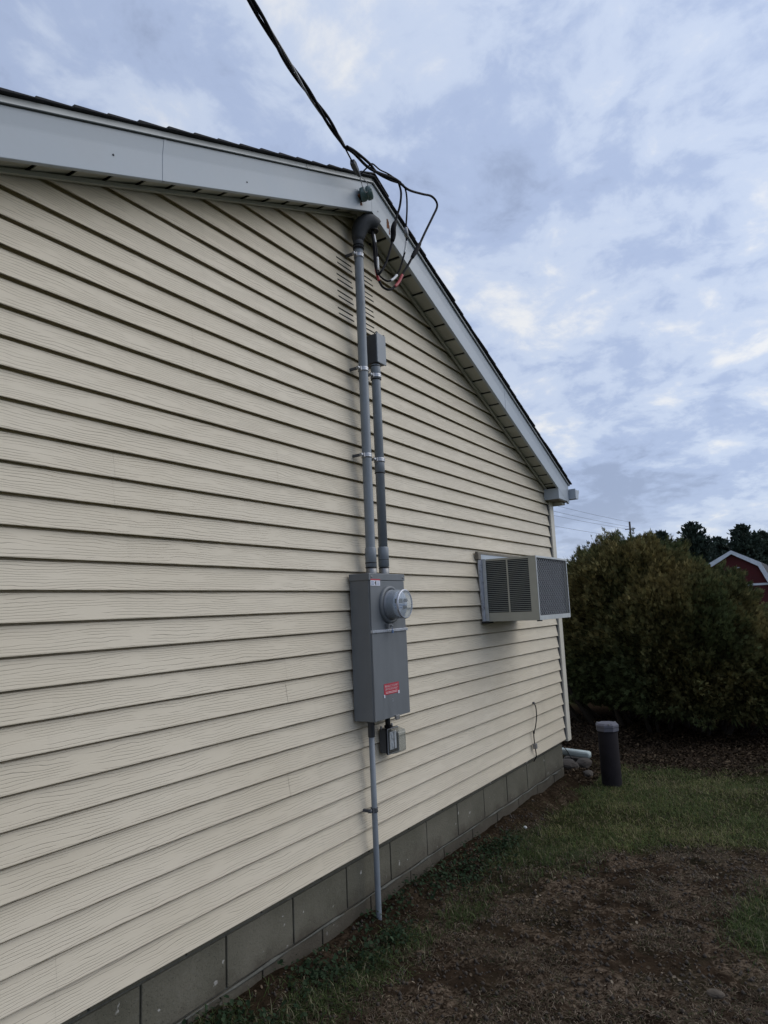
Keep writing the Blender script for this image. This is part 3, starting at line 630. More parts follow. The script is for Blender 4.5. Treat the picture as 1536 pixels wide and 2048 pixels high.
# fine sampling near the house
dc = curve(dropP[:4], 30)[:-1] + curve(dropP[3:], 26)
helix(0.0, 0.0088, 0.0076, 'rubber', 'insulated_wire'); helix(2.3, 0.0088, 0.0076, 'rubber', 'insulated_wire'); helix(4.2, 0.0105, 0.0048, 'bare_alu', 'messenger_wire')
MB().tube(curve([(2.60, -0.318, 3.945), (2.66, -0.305, 3.932), (2.733, -0.29, 3.916)], 4), 0.0045, 8).build('messenger_tail', 'rubber', drop)
m = MB(); A, B_ = Vector((2.722, -0.292, 3.918)), Vector((2.838, -0.259, 3.912)); d_ = (B_ - A).normalized(); up_ = d_.cross(Vector((0, 1, 0))).normalized(); sd_ = d_.cross(up_)
V = []
for t_, h_, w_ in ((0, 0.013, 0.012), (0.25, 0.017, 0.014), (0.6, 0.013, 0.012), (1.0, 0.006, 0.007)):
    c_ = A.lerp(B_, t_); V += [c_ + up_ * h_ + sd_ * w_, c_ - up_ * h_ + sd_ * w_, c_ - up_ * h_ - sd_ * w_, c_ + up_ * h_ - sd_ * w_]
m.add(V, [(i * 4 + k, i * 4 + (k + 1) % 4, (i + 1) * 4 + (k + 1) % 4, (i + 1) * 4 + k) for i in range(3) for k in range(4)] + [(3, 2, 1, 0), (12, 13, 14, 15)]); m.build('wedge_clamp', 'dark_grey', drop, 0.003)
MB().tube(curve([(2.836, -0.26, 3.913), (2.885, -0.238, 3.908), (2.945, -0.212, 3.904), (2.985, -0.205, 3.915), (2.99, -0.212, 3.95), (2.94, -0.235, 3.945), (2.836, -0.26, 3.913)], 6), 0.0022, 6).build('bail_wire', 'dull_steel', drop)
# neutral tail and the bundle beyond the clamp
MB().tube(curve([(2.636, -0.31, 3.94), (2.712, -0.312, 3.952), (2.833, -0.31, 3.948), (2.943, -0.31, 3.971), (3.103, -0.315, 4.023), (3.19, -0.312, 4.043)], 8), 0.0078, 8).build('insulated_wire', 'rubber', drop)
MB().tube(curve([(2.636, -0.322, 3.94), (2.72, -0.318, 3.962), (2.84, -0.325, 3.960), (2.95, -0.302, 3.978), (3.08, -0.302, 4.008), (3.175, -0.31, 4.036)], 8), 0.0075, 8).build('insulated_wire', 'rubber', drop)
MB().tube(curve([(2.836, -0.26, 3.914), (2.853, -0.29, 3.949), (2.869, -0.31, 3.974), (2.884, -0.32, 3.984), (2.954, -0.32, 3.989), (3.049, -0.318, 4.017), (3.188, -0.312, 4.046)], 6), 0.0042, 8).build('neutral_tail', 'rubber', drop)

ins = thing('wire_insulator', 'grey green glazed spool insulator screwed into the barge board', 'insulator', (3.02, -0.142, 3.93))
ax0, ax1 = Vector((3.000, -0.150, 3.926)), Vector((3.036, -0.212, 3.940))
def axial(name, mat, prof, n=20):
    pts = [ax0.lerp(ax1, t) for t, r in prof]; MB().tube(pts, [r for t, r in prof], n).build(name, mat, ins)
axial('spool', 'porcelain', [(0.0, 0.024), (0.03, 0.036), (0.12, 0.040), (0.34, 0.040), (0.44, 0.039), (0.47, 0.034), (0.53, 0.034), (0.57, 0.039), (0.72, 0.040), (0.94, 0.037), (1.0, 0.030), (1.0, 0.012)])
MB().tube([(2.998, -0.125, 3.924), ax0.lerp(ax1, 0.05)], 0.011, 10).build('mounting_screw', 'rust', ins)
def lead(label, name_pts, r, parts):
    P = curve(name_pts, 6); t = thing('drip_loop_wire', label, 'wire', name_pts[0], 'three wires looping from the overhead cable into the weatherhead')
    MB().tube(P, r, 8).build('wire', 'rubber', t)
    for nm, mat, i0, i1, rad in parts:
        a, b = int(i0 * 6), int(i1 * 6); seg = P[a:b + 1]; n_ = len(seg)
        rr = [rad * (0.62 + 0.38 * math.sin(math.pi * k / max(1, n_ - 1)) ** 0.6) if 'connector' in nm else rad for k in range(n_)]
        MB().tube(seg, rr, 10).build(nm, mat, t)
leg1 = [(3.17, -0.31, 4.038), (3.194, -0.31, 3.983), (3.192, -0.3, 3.907), (3.168, -0.29, 3.829), (3.139, -0.28, 3.747), (3.145, -0.27, 3.691), (3.121, -0.26, 3.606), (3.088, -0.25, 3.518), (3.046, -0.24, 3.449), (3.039, -0.22, 3.438), (3.059, -0.2, 3.507), (3.103, -0.17, 3.629), (3.139, -0.14, 3.734), (3.174, -0.11, 3.822)]
leg2 = [(3.18, -0.31, 4.04), (3.233, -0.31, 4.046), (3.258, -0.31, 4.001), (3.272, -0.3, 3.916), (3.25, -0.3, 3.793), (3.267, -0.29, 3.741), (3.274, -0.28, 3.7), (3.262, -0.27, 3.634), (3.225, -0.26, 3.537), (3.18, -0.25, 3.465), (3.116, -0.24, 3.421), (3.08, -0.22, 3.434), (3.082, -0.2, 3.472), (3.11, -0.18, 3.582), (3.131, -0.16, 3.676), (3.162, -0.13, 3.764), (3.185, -0.11, 3.827)]
leg3 = [(3.176, -0.31, 4.038), (3.273, -0.32, 4.038), (3.423, -0.33, 4.087), (3.516, -0.34, 4.119), (3.581, -0.34, 4.119), (3.591, -0.34, 4.083), (3.548, -0.33, 4.003), (3.447, -0.32, 3.847), (3.366, -0.31, 3.715), (3.323, -0.3, 3.651), (3.269, -0.29, 3.568), (3.222, -0.28, 3.498), (3.183, -0.27, 3.43), (3.129, -0.26, 3.375), (3.09, -0.25, 3.356), (3.06, -0.23, 3.375), (3.054, -0.21, 3.436), (3.065, -0.19, 3.529), (3.107, -0.16, 3.634), (3.134, -0.14, 3.732), (3.169, -0.11, 3.819)]
lead('black wire with fat connector nearest the gable peak', leg1, 0.0066, [('connector', 'rubber', 3.6, 5.4, 0.0165)])
lead('thin middle wire with grey connector and white tape bands', leg2, 0.0052, [('connector', 'bare_alu', 4.0, 5.0, 0.0125), ('white_tape', 'white_tape', 5.6, 6.9, 0.0068), ('white_tape', 'white_tape', 8.8, 9.8, 0.0075), ('white_tape', 'white_tape', 12.2, 13.0, 0.0072), ('white_tape', 'white_tape', 14.2, 15.0, 0.0068)])
lead('black wire making the widest loop with red tape bands', leg3, 0.0070, [('connector', 'rubber', 7.7, 9.4, 0.0145), ('red_tape', 'red_tape', 11.2, 12.8, 0.0085), ('red_tape', 'red_tape', 15.6, 16.6, 0.0082)])

# ================================================================ AIR CONDITIONER
ac = thing('air_conditioner', 'beige window air conditioner sticking out through the siding', 'air conditioner', (4.98, -0.0, 1.45))
x0, x1, z0, z1, yf_, yb_ = 4.640, 5.318, 1.449, 1.905, -0.428, -0.012
MB().box((x0 + 0.006, yf_ + 0.035, z0 + 0.004), (x1 - 0.006, -0.0, z1 - 0.004)).build('inner_body', 'ac_dark', ac)
m = MB()                                                            # casing: top, bottom, far side, near side frame
m.box((x0, yf_, z1 - 0.003), (x1, yb_, z1)); m.box((x0, yf_, z0), (x1, yb_, z0 + 0.003)); m.box((x1 - 0.003, yf_, z0 + 0.0032), (x1, yb_, z1 - 0.0032)); m.build('casing', 'ac_case', ac)
m = MB(); ys = [-0.425, -0.374, -0.214, -0.204, -0.044, -0.020]
m.box((x0, yf_, 1.900 - 0.010), (x0 + 0.004, yb_, z1 - 0.0032)); m.box((x0, yf_, z0 + 0.0032), (x0 + 0.004, yb_, 1.512))
for a, b in ((yf_, -0.374), (-0.2155, -0.2035), (-0.044, yb_)): m.box((x0, a, 1.5122), (x0 + 0.004, b, 1.8898))
m.build('side_panel', 'ac_case', ac)
for a, b in ((-0.3738, -0.2157), (-0.2033, -0.0442)):
    for k in range(27):
        z = 1.518 + k * 0.01385
        MB().add([(x0 + 0.001, a, z), (x0 + 0.001, b, z), (x0 + 0.016, b, z + 0.009), (x0 + 0.016, a, z + 0.009), (x0 + 0.001, a, z + 0.0025), (x0 + 0.001, b, z + 0.0025), (x0 + 0.016, b, z + 0.0115), (x0 + 0.016, a, z + 0.0115)],
                 [(0, 1, 2, 3), (7, 6, 5, 4), (0, 4, 5, 1), (2, 6, 7, 3), (1, 5, 6, 2), (0, 3, 7, 4)]).build('louver_slat', 'ac_louver', ac)
m = MB()                                                             # rear frame
m.box((x0, yf_ - 0.004, z0), (x0 + 0.013, yf_, z1)); m.box((x1 - 0.012, yf_ - 0.004, z0), (x1, yf_, z1)); m.box((x0 + 0.0132, yf_ - 0.004, z1 - 0.014), (x1 - 0.0122, yf_, z1)); m.box((x0 + 0.0132, yf_ - 0.004, z0), (x1 - 0.0122, yf_, z0 + 0.032))
m.build('rear_frame', 'ac_mesh', ac, 0.001)
MB().box((x0 + 0.01, yf_ + 0.022, z0 + 0.02), (x1 - 0.01, yf_ + 0.034, z1 - 0.01)).build('condenser_coil', 'ac_fin', ac)
m = MB(); gz0, gz1, gx0, gx1 = z0 + 0.033, z1 - 0.0145, x0 + 0.0135, x1 - 0.0125; cw, ch = 0.040, 0.026
nxc = int((gx1 - gx0) / cw); nzc = int((gz1 - gz0) / ch); yg = yf_ + 0.004; cw = (gx1 - gx0) / nxc; ch = (gz1 - gz0) / nzc
def bar(p, q, w):
    p, q = Vector(p), Vector(q); d = (q - p).normalized(); s_ = Vector((-d.z, 0, d.x)) * w; f_ = Vector((0, -0.0022, 0))
    m.add([p - s_, p + s_, q + s_, q - s_, p - s_ + f_, p + s_ + f_, q + s_ + f_, q - s_ + f_], [(4, 5, 6, 7), (0, 4, 7, 3), (1, 2, 6, 5)])
for i in range(nxc):
    for j in range(nzc):
        xa, za = gx0 + i * cw, gz0 + j * ch
        for (a, b, c, d) in ((0, .5, .36, .93), (.36, .93, .64, .93), (.64, .93, 1, .5), (0, .5, .36, .07), (.64, .07, 1, .5)): bar((xa + a * cw, yg, za + b * ch), (xa + c * cw, yg, za + d * ch), 0.0008)
m.build('wire_guard', 'guard', ac, recalc=False)
for x in (x0 + 0.025, x1 - 0.035): MB().box((x, yf_ - 0.003, z0 - 0.008), (x + 0.022, yf_ + 0.03, z0 - 0.0002)).build('rubber_foot', 'black', ac)
MB().box((4.555, -0.024, 1.944), (5.36, -0.001, 1.962)).build('top_trim', 'trim_brown', ac, 0.002)
MB().box((4.556, -0.028, 1.905), (4.60, -0.001, 1.9435)).build('trim_end', 'trim_brown', ac)
MB().box((4.60, -0.020, 1.9055), (5.34, -0.001, 1.9435)).build('filler_strip', 'white_trim', ac)
MB().add([(4.585, -0.010, 1.90), (4.635, -0.020, 1.905), (4.636, -0.022, 1.452), (4.612, -0.010, 1.452), (4.585, -0.003, 1.90), (4.635, -0.003, 1.905), (4.636, -0.003, 1.452), (4.612, -0.003, 1.452)], [(0, 1, 2, 3), (7, 6, 5, 4), (0, 3, 7, 4), (1, 5, 6, 2), (0, 4, 5, 1), (3, 2, 6, 7)]).build('side_flashing', 'flashing', ac)
MB().box((4.628, -0.046, 1.452), (4.6385, -0.021, 1.908)).build('sleeve_edge', 'ac_mesh', ac, 0.002)
MB().box((4.60, -0.05, 1.437), (4.70, -0.002, 1.4485)).build('sill_angle', 'black', ac)

# ================================================================ SMALL THINGS ON AND BY THE WALL
cx = thing('coax_cable', 'short black cable hanging on the siding near the house corner', 'cable', (5.46, -0.01, 0.34))
cp = [(5.487, 0.006, 0.757), (5.487, -0.010, 0.757), (5.508, -0.018, 0.719), (5.501, -0.020, 0.64), (5.465, -0.018, 0.566), (5.438, -0.012, 0.527), (5.436, -0.012, 0.472), (5.435, -0.016, 0.422), (5.45, -0.014, 0.372), (5.454, -0.010, 0.335), (5.456, 0.012, 0.30)]
MB().tube(curve(cp, 5), 0.0042, 8).build('cable', 'rubber', cx)
MB().box((5.418, -0.030, 0.405), (5.452, -0.002, 0.445)).build('ground_block', 'dull_steel', cx, 0.003)
MB().tube([(5.438, -0.012, 0.522), (5.443, -0.013, 0.545)], 0.008, 8).build('clip', 'rubber', cx)
MB().tube([(5.487, -0.004, 0.757), (5.487, -0.016, 0.757)], 0.010, 10).build('grommet', 'dark_grey', cx)

wp = thing('well_casing', 'dark upright well pipe with pale grey cap standing in the grass', 'well pipe', (6.225, -0.385, 0))
c = (6.225, -0.385, 0)
MB().lathe([(0.084, -0.15), (0.084, 0.448), (0.08, 0.452)], c, 'z', 28).build('casing', 'well_casing', wp)
MB().lathe([(0.0845, 0.438), (0.098, 0.440), (0.098, 0.470), (0.101, 0.474), (0.100, 0.492), (0.084, 0.506), (0.03, 0.510), (0.0001, 0.511)], c, 'z', 8, False).build('cap', 'well_cap', wp, 0.003)
for k in range(3):
    a = k * 2.094 + 3.6; MB().lathe([(0.008, 0), (0.008, 0.01), (0.0001, 0.011)], (c[0] + 0.088 * math.cos(a), c[1] + 0.088 * math.sin(a), 0.497), 'z', 6, False).build('cap_bolt', 'dull_steel', wp)
dsp = thing('downspout_extension', 'pale ribbed downspout lying on stones beside the house corner', 'downspout', (6.72, 0.25, 0.11))
m = MB(); prof = []
for k in range(32):
    a = 2 * math.pi * k / 32; ca, sa = math.cos(a), math.sin(a); rr = (abs(ca) ** 5 + abs(sa) ** 5) ** (-0.2); rib = 0.003 * math.cos(a * 16)
    prof.append((ca * (0.028 + rib) * rr, sa * (0.04 + rib) * rr))
ring_ = []
path = [(6.72, 0.75, 0.19), (6.72, 0.35, 0.135), (6.725, 0.05, 0.118), (6.73, -0.04, 0.112), (6.732, -0.058, 0.108)]; scl = [1, 1, 1, 1, 0.82]
V = []; F = []
for (px_, py_, pz_), s_ in zip(path, scl):
    for (a, b) in prof: V.append((px_ + b * s_, py_, pz_ + a * s_ + 0.0))
for i in range(len(path) - 1):
    for k in range(32): F.append((i * 32 + k, i * 32 + (k + 1) % 32, (i + 1) * 32 + (k + 1) % 32, (i + 1) * 32 + k))
F.append(tuple(range(32 * 4, 32 * 5))); m.add(V, F, True); m.build('spout', 'downspout', dsp)
MB().tube(curve([(6.66, 0.20, 0.20), (6.675, 0.165, 0.165), (6.676, 0.14, 0.13), (6.672, 0.115, 0.09), (6.66, 0.07, 0.05)], 5), 0.004, 6).build('tie_wire', 'black', dsp)
def rock(label, c, s, seed, mat='rock', name='rock', group=None):
    bm = bmesh.new(); bmesh.ops.create_icosphere(bm, subdivisions=3, radius=1.0)
    P = np.array([v.co[:] for v in bm.verts]); d = 0.72 + 0.5 * vnoise(P * 1.3 + 9 + seed * 3.1, seed) + 0.12 * vnoise(P * 4 + 20, seed + 3)
    for v, k in zip(bm.verts, d): v.co = Vector((v.co.x * s[0] * k, v.co.y * s[1] * k, v.co.z * s[2] * k))
    me = bpy.data.meshes.new(name); bm.to_mesh(me); bm.free(); me.materials.append(MATS[mat]); o = bpy.data.objects.new(name, me); COL.objects.link(o); o.location = c
    return tag(o, label, 'rock', group)
rock('reddish brown stone under the downspout next to the foundation corner', (6.50, 0.09, 0.035), (0.10, 0.085, 0.065), 1)
rock('tan stone under the open end of the downspout', (6.62, -0.02, 0.045), (0.09, 0.07, 0.05), 2)
rock('flat dark stone behind the two stones at the downspout', (6.82, 0.12, 0.02), (0.13, 0.12, 0.06), 3)
rock('small grey stone between the downspout and the well pipe', (6.42, -0.12, 0.008), (0.06, 0.045, 0.03), 4)
rock('tiny white pebble in the grass beside the foundation', (4.744, -0.172, 0.012), (0.012, 0.012, 0.010), 5, 'pebble', 'pebble')
rock('pale clod of soil in the bare earth at bottom right', (3.153, -1.59, 0.0), (0.026, 0.032, 0.014), 6, 'clod_pale', 'clod')

# ================================================================ GRASS, WEEDS, LITTER
def blades(x, y, h, w, lean, col, name, mat, zoff=0.0, droop=0.5):
    n = len(x); yaw = RNG.uniform(0, 2 * np.pi, n); dx, dy = np.cos(yaw), np.sin(yaw); z = height(x, y) + zoff
    sx, sy = -dy * w * 0.5, dx * w * 0.5; l1 = lean * h * 0.35; l2 = lean * h
    B = np.stack([x, y, z], -1); S = np.stack([sx, sy, 0 * x], -1); D = np.stack([dx, dy, 0 * x], -1); Zu = np.array([0, 0, 1.0])
    up1 = (h * 0.6 * np.clip(1 - lean * 0.35, 0.15, 1))[:, None] * Zu; up2 = (h * np.clip(1 - lean * droop, 0.08, 1))[:, None] * Zu
    V = np.stack([B - S, B + S, B + D * l1[:, None] + up1 + S * 0.8, B + D * l1[:, None] + up1 - S * 0.8, B + D * l2[:, None] + up2], 1)
    k = np.arange(n)[:, None] * 5; q = k + np.array([0, 1, 2, 3]); t = k + np.array([3, 2, 4]); c = np.repeat(col, 5, axis=0)
    return np_mesh(name, V.reshape(-1, 3), q, t, c, mat)
def palette(n, cols, wts, jit=0.2):
    cols = np.array(cols); i = RNG.choice(len(cols), n, p=np.array(wts) / sum(wts)); return cols[i] * RNG.uniform(1 - jit, 1 + jit, (n, 1))
def scatter(n, xa, xb, ya, yb, dens):
    x = RNG.uniform(xa, xb, n); y = RNG.uniform(ya, yb, n); k = RNG.uniform(0, 1, n) < dens(x, y); return x[k], y[k]
def lawn_d(x, y):
    d = (1 - dirtness(x, y)) ** 1.5 * (1 - mulch(x, y)); d = d * (0.06 + 1.0 * np.clip(fbm2(x, y, 2.6, 77, 4) * 4.0 - 1.5, 0, 1)); return d * ((y < -0.05) | (x > 6.6))
gcols = [(0.115, 0.148, 0.050), (0.21, 0.22, 0.085), (0.058, 0.085, 0.030), (0.26, 0.225, 0.125), (0.12, 0.105, 0.055)]
x, y = scatter(300000, 3.6, 9.5, -4.0, 0.3, lawn_d); n = len(x)
g1 = blades(x, y, RNG.uniform(0.018, 0.05, n), RNG.uniform(0.002, 0.0042, n), RNG.uniform(0.3, 1.5, n), np.where((fbm2(x, y, 3.1, 123, 3) > 0.50)[:, None], palette(n, gcols, [3, 4, 2, 3, 2.5]), palette(n, gcols, [5, 1.5, 6, 0.8, 2])), 'lawn_grass', 'blade'); tag(g1, 'short patchy winter lawn beyond the bare earth', 'grass', None, 'stuff')
x, y = scatter(90000, 9.0, 26, -9, 9, lambda x, y: 0.9 * (1 - mulch(x, y))); n = len(x)
g2 = blades(x, y, RNG.uniform(0.04, 0.09, n), RNG.uniform(0.006, 0.013, n), RNG.uniform(0.3, 1.2, n), palette(n, [(0.07, 0.10, 0.03), (0.09, 0.12, 0.04), (0.16, 0.14, 0.075)], [4, 3, 2.0]), 'far_lawn_grass', 'blade'); tag(g2, 'greener lawn grass behind the big evergreen shrub', 'grass', None, 'stuff')
def tuft_d(x, y):
    t = np.zeros_like(x)
    for cx_, cy_, rx, ry in ((2.22, -0.24, 0.28, 0.14), (2.62, -0.27, 0.30, 0.13), (1.95, -0.25, 0.25, 0.2), (2.98, -0.24, 0.18, 0.10), (3.97, -1.72, 0.32, 0.16), (1.6, -0.45, 0.3, 0.25), (4.35, -0.45, 0.3, 0.25), (4.5, -0.25, 0.3, 0.12), (3.5, -0.35, 0.25, 0.1)):
        t = np.maximum(t, np.clip(1.5 - np.hypot((x - cx_) / rx, (y - cy_) / ry) * 0.85, 0, 1) ** 1.6)
    return np.clip(t * 1.2 * (0.25 + 1.2 * np.clip(fbm2(x, y, 9, 55, 2) * 2 - 0.6, 0, 1)), 0, 1)
x, y = scatter(150000, 1.4, 4.9, -2.0, 0.0, tuft_d); n = len(x)
g3 = blades(x, y, RNG.uniform(0.015, 0.085, n) * RNG.uniform(0.4, 1, n), RNG.uniform(0.002, 0.004, n), RNG.uniform(0.3, 1.5, n), palette(n, [(0.060, 0.090, 0.030), (0.085, 0.115, 0.040), (0.24, 0.22, 0.135), (0.036, 0.054, 0.020), (0.09, 0.075, 0.05)], [4, 2.5, 1.6, 4, 2]), 'grass_tufts', 'blade'); tag(g3, 'taller grass tufts at the foot of the wall and in the bare earth', 'grass', None, 'stuff')
def thatch_d(x, y): return dirtness(x, y) * np.clip((fbm2(x, y, 4.5, 91, 4) - 0.50) * 9, 0.03, 1)
x, y = scatter(200000, 1.7, 5.4, -3.0, -0.1, thatch_d); n = len(x)
g4 = blades(x, y, RNG.uniform(0.008, 0.03, n), RNG.uniform(0.0015, 0.0035, n), RNG.uniform(1.0, 1.7, n), palette(n, [(0.105, 0.078, 0.054), (0.052, 0.038, 0.027), (0.20, 0.16, 0.12), (0.045, 0.050, 0.024)], [4, 4, 1.6, 2], 0.4), 'dead_thatch', 'litter', 0.001, 0.72); tag(g4, 'flattened dead brown grass over the muddy bare earth', 'dead grass', None, 'stuff')
x, y = scatter(60000, 3.6, 7.5, -3.0, -0.1, lambda x, y: (1 - dirtness(x, y)) * 0.22); n = len(x)
g5 = blades(x, y, RNG.uniform(0.02, 0.05, n), RNG.uniform(0.002, 0.004, n), RNG.uniform(0.9, 1.6, n), palette(n, [(0.10, 0.085, 0.055), (0.06, 0.05, 0.033), (0.15, 0.125, 0.08)], [3, 4, 1.5], 0.3), 'lawn_thatch', 'litter', 0.001, 0.6); tag(g5, 'dry tan thatch lying between the green lawn blades', 'dead grass', None, 'stuff')
# broad-leaved weeds at the foot of the foundation
def leaves(x, y, z, s, col, name, mat, tilt=0.5):
    n = len(x); yaw = RNG.uniform(0, 2 * np.pi, n); tl = RNG.normal(0, tilt, n); tr = RNG.normal(0, tilt, n)
    ca, sa = np.cos(yaw), np.sin(yaw); U = np.stack([ca, sa, np.sin(tl)], -1); Vv = np.stack([-sa, ca, np.sin(tr)], -1); C_ = np.stack([x, y, z], -1)
    pts = [(-1, 0, 0), (-0.45, 0.62, .12), (0.45, 0.55, .12), (1, 0, -.15), (0.45, -0.55, .12), (-0.45, -0.62, .12)]
    V = np.stack([C_ + (U * a + Vv * b) * s[:, None] + np.array([0, 0, 1.0]) * (s * e)[:, None] for a, b, e in pts], 1)
    k = np.arange(n)[:, None] * 6; q = np.concatenate([k + np.array([0, 3, 2, 1]), k + np.array([0, 5, 4, 3])]); return np_mesh(name, V.reshape(-1, 3), q, None, np.repeat(col, 6, axis=0), mat)
def weed_d(x, y):
    b = np.exp(-((y + 0.13 + 0.03 * np.sin(x * 5)) / 0.10) ** 2) * np.clip(fbm2(x, y, 4.0, 61, 3) * 3 - 1.0, 0, 1) * (x < 4.6); return np.clip(b * 0.75, 0, 1)
x, y = scatter(30000, 1.5, 4.8, -0.5, 0.02, weed_d); n = len(x)
wd = leaves(x, y, height(x, y) + RNG.uniform(0.004, 0.045, n), RNG.uniform(0.005, 0.013, n), palette(n, [(0.022, 0.040, 0.020), (0.032, 0.052, 0.026), (0.045, 0.068, 0.036), (0.06, 0.055, 0.035)], [5, 4, 2, 1]), 'ground_ivy', 'leaf'); tag(wd, 'low dark green round-leaved weeds along the foot of the foundation', 'weeds', None, 'stuff')
x, y = scatter(26000, 1.8, 7.0, -2.8, 0.0, lambda x, y: 0.06 + 0.5 * dirtness(x, y) * np.clip(fbm2(x, y, 3, 15, 2) * 3 - 1.2, 0, 1)); n = len(x)
lf = leaves(x, y, height(x, y) + RNG.uniform(0.002, 0.010, n), RNG.uniform(0.003, 0.010, n), palette(n, [(0.12, 0.090, 0.062), (0.06, 0.042, 0.028), (0.19, 0.155, 0.115)], [4, 4, 1.2], 0.3), 'leaf_litter', 'litter', 0.35); tag(lf, 'small scattered dead brown leaves on the soil', 'leaf litter', None, 'stuff')
x, y = scatter(60000, 6.2, 9.6, -2.6, 1.6, lambda x, y: mulch(x, y) * 0.8); n = len(x)
ml = leaves(x, y, height(x, y) + RNG.uniform(0.002, 0.018, n), RNG.uniform(0.006, 0.018, n), palette(n, [(0.050, 0.034, 0.021), (0.026, 0.018, 0.012), (0.09, 0.066, 0.042)], [4, 5, 1], 0.35), 'mulch_chips', 'litter', 0.4); tag(ml, 'dark bark mulch and fallen needles under the big shrub', 'mulch', None, 'stuff')
# crumbs of soil
x, y = scatter(9000, 1.8, 5.3, -2.8, 0.0, lambda x, y: dirtness(x, y) * 0.9); n = len(x); s = RNG.uniform(0.003, 0.012, n) * RNG.uniform(0.5, 1.2, n); z = height(x, y) + s * 0.3
O = np.array([(1, 0, 0), (0, 1, 0), (-1, 0, 0), (0, -1, 0), (0, 0, 1), (0, 0, -1)]); J_ = RNG.uniform(0.6, 1.3, (n, 6, 1))
V = np.stack([x, y, z], -1)[:, None, :] + O[None] * s[:, None, None] * J_; T = np.array([(0, 1, 4), (1, 2, 4), (2, 3, 4), (3, 0, 4), (1, 0, 5), (2, 1, 5), (3, 2, 5), (0, 3, 5)])
sc = np_mesh('soil_crumbs', V.reshape(-1, 3), None, (np.arange(n)[:, None, None] * 6 + T[None]).reshape(-1, 3), None, 'clod'); tag(sc, 'crumbs and clods of dark soil on the bare earth', 'soil', None, 'stuff')

# ================================================================ BIG EVERGREEN SHRUB
shrub = thing('evergreen_shrub', 'big rounded dark evergreen shrub with bronze tips behind the house corner', 'shrub', (9.3, -0.25, 0))
BL = [((9.45, 0.02, 1.22), (1.10, 0.95, 1.20), 2.7), ((9.2, -0.55, 0.92), (1.25, 1.08, 1.14), 2.1), ((9.7, 0.55, 1.10), (0.9, 0.62, 1.12), 2.8), ((9.3, -1.10, 0.62), (1.0, 0.88, 0.72), 2.2)]
def spray(n, rad_lo, rad_hi, size, tips):
    Ps, Ns = [], []
    for (c_, r_, pw) in BL:
        k = int(n * r_[0] * r_[1] / 3.5); d = RNG.normal(size=(k * 3, 3)); d /= np.linalg.norm(d, axis=1)[:, None]; d = d[(d[:, 2] > -0.85)][:k * 2]
        sq = np.sign(d) * np.abs(d) ** 0.82; sq /= np.maximum(np.linalg.norm(sq, axis=1)[:, None], 1e-6); sup = (np.abs(d) ** pw).sum(1) ** (-1 / pw)
        lump = 0.93 + 0.16 * (vnoise(d * 3.6 + 30, 3) - 0.5) + 0.24 * (vnoise(d * 7.5 + 50, 4) - 0.5) + 0.17 * (vnoise(d * 15 + 50, 6) - 0.5)
        P = np.array(c_) + d * (sup * lump * RNG.uniform(rad_lo, rad_hi, len(d)))[:, None] * np.array(r_)
        Ps.append(P); Ns.append(d / np.array(r_))
    P = np.concatenate(Ps); Nn = np.concatenate(Ns); Nn /= np.linalg.norm(Nn, axis=1)[:, None]
    ins_ = np.zeros(len(P), dtype=bool)
    for (c_, r_, pw) in BL: ins_ |= (np.abs((P - np.array(c_)) / np.array(r_)) ** pw).sum(1) ** (1 / pw) < rad_lo * 0.80
    low = P[:, 2] < 0.10 + 0.32 * vnoise(P * 2.2 + 7, 8)
    keep = ~ins_ & ~low; P, Nn = P[keep], Nn[keep]; n = len(P)
    a = Nn * 0.95 + np.array([0, 0, 0.40]) + RNG.normal(0, 0.26, (n, 3)); a /= np.linalg.norm(a, axis=1)[:, None]
    s_ = np.cross(a, RNG.normal(size=(n, 3))); s_ /= np.linalg.norm(s_, axis=1)[:, None]; L_ = RNG.uniform(*size, n)[:, None]; nn = np.cross(a, s_)
    tr = []
    for ang, ln in ((-0.85, 0.62), (-0.42, 0.85), (0.0, 1.0), (0.42, 0.85), (0.85, 0.62)):
        dr = a * math.cos(ang) + s_ * math.sin(ang) - nn * 0.18 * abs(ang); pr = -a * math.sin(ang) + s_ * math.cos(ang); st = a * (0.18 if abs(ang) > 0.1 else 0.3) * L_
        tr += [P + st * 0.4 + pr * L_ * 0.035, P + st * 0.4 - pr * L_ * 0.035, P + st + dr * L_ * ln * 0.55 - pr * L_ * 0.085, P + st + dr * L_ * ln, P + st + dr * L_ * ln * 0.55 + pr * L_ * 0.085]
    V = np.stack(tr, 1); k = np.arange(n)[:, None] * 25; tri = []; 
    for q in range(5): tri += [k + q * 5 + np.array([0, 2, 4]), k + q * 5 + np.array([4, 2, 3])]
    br = np.clip(vnoise(P * 1.7 + 3, 12) * 1.5 - 0.45 + (P[:, 2] - 1.4) * 0.22 + RNG.normal(0, 0.18, n), 0, 1)[:, None]
    col = (np.array([0.064, 0.080, 0.034]) * (1 - br) + np.array([0.160, 0.130, 0.052]) * br) * RNG.uniform(0.4, 1.7, (n, 1)); col = np.repeat(col, 25, axis=0).reshape(n, 25, 3)
    col[:, [3, 8, 13, 18, 23]] *= tips
    return V.reshape(-1, 3), np.concatenate(tri), col.reshape(-1, 3)
V1, T1, C1 = spray(64000, 0.91, 1.02, (0.028, 0.066), 1.6)
V2, T2, C2 = spray(9000, 0.58, 0.86, (0.10, 0.18), 1.0)
fo = np_mesh('foliage', np.concatenate([V1, V2]), None, np.concatenate([T1, T2 + len(V1)]), np.concatenate([C1, C2 * 0.8]), 'needle', False, shrub)
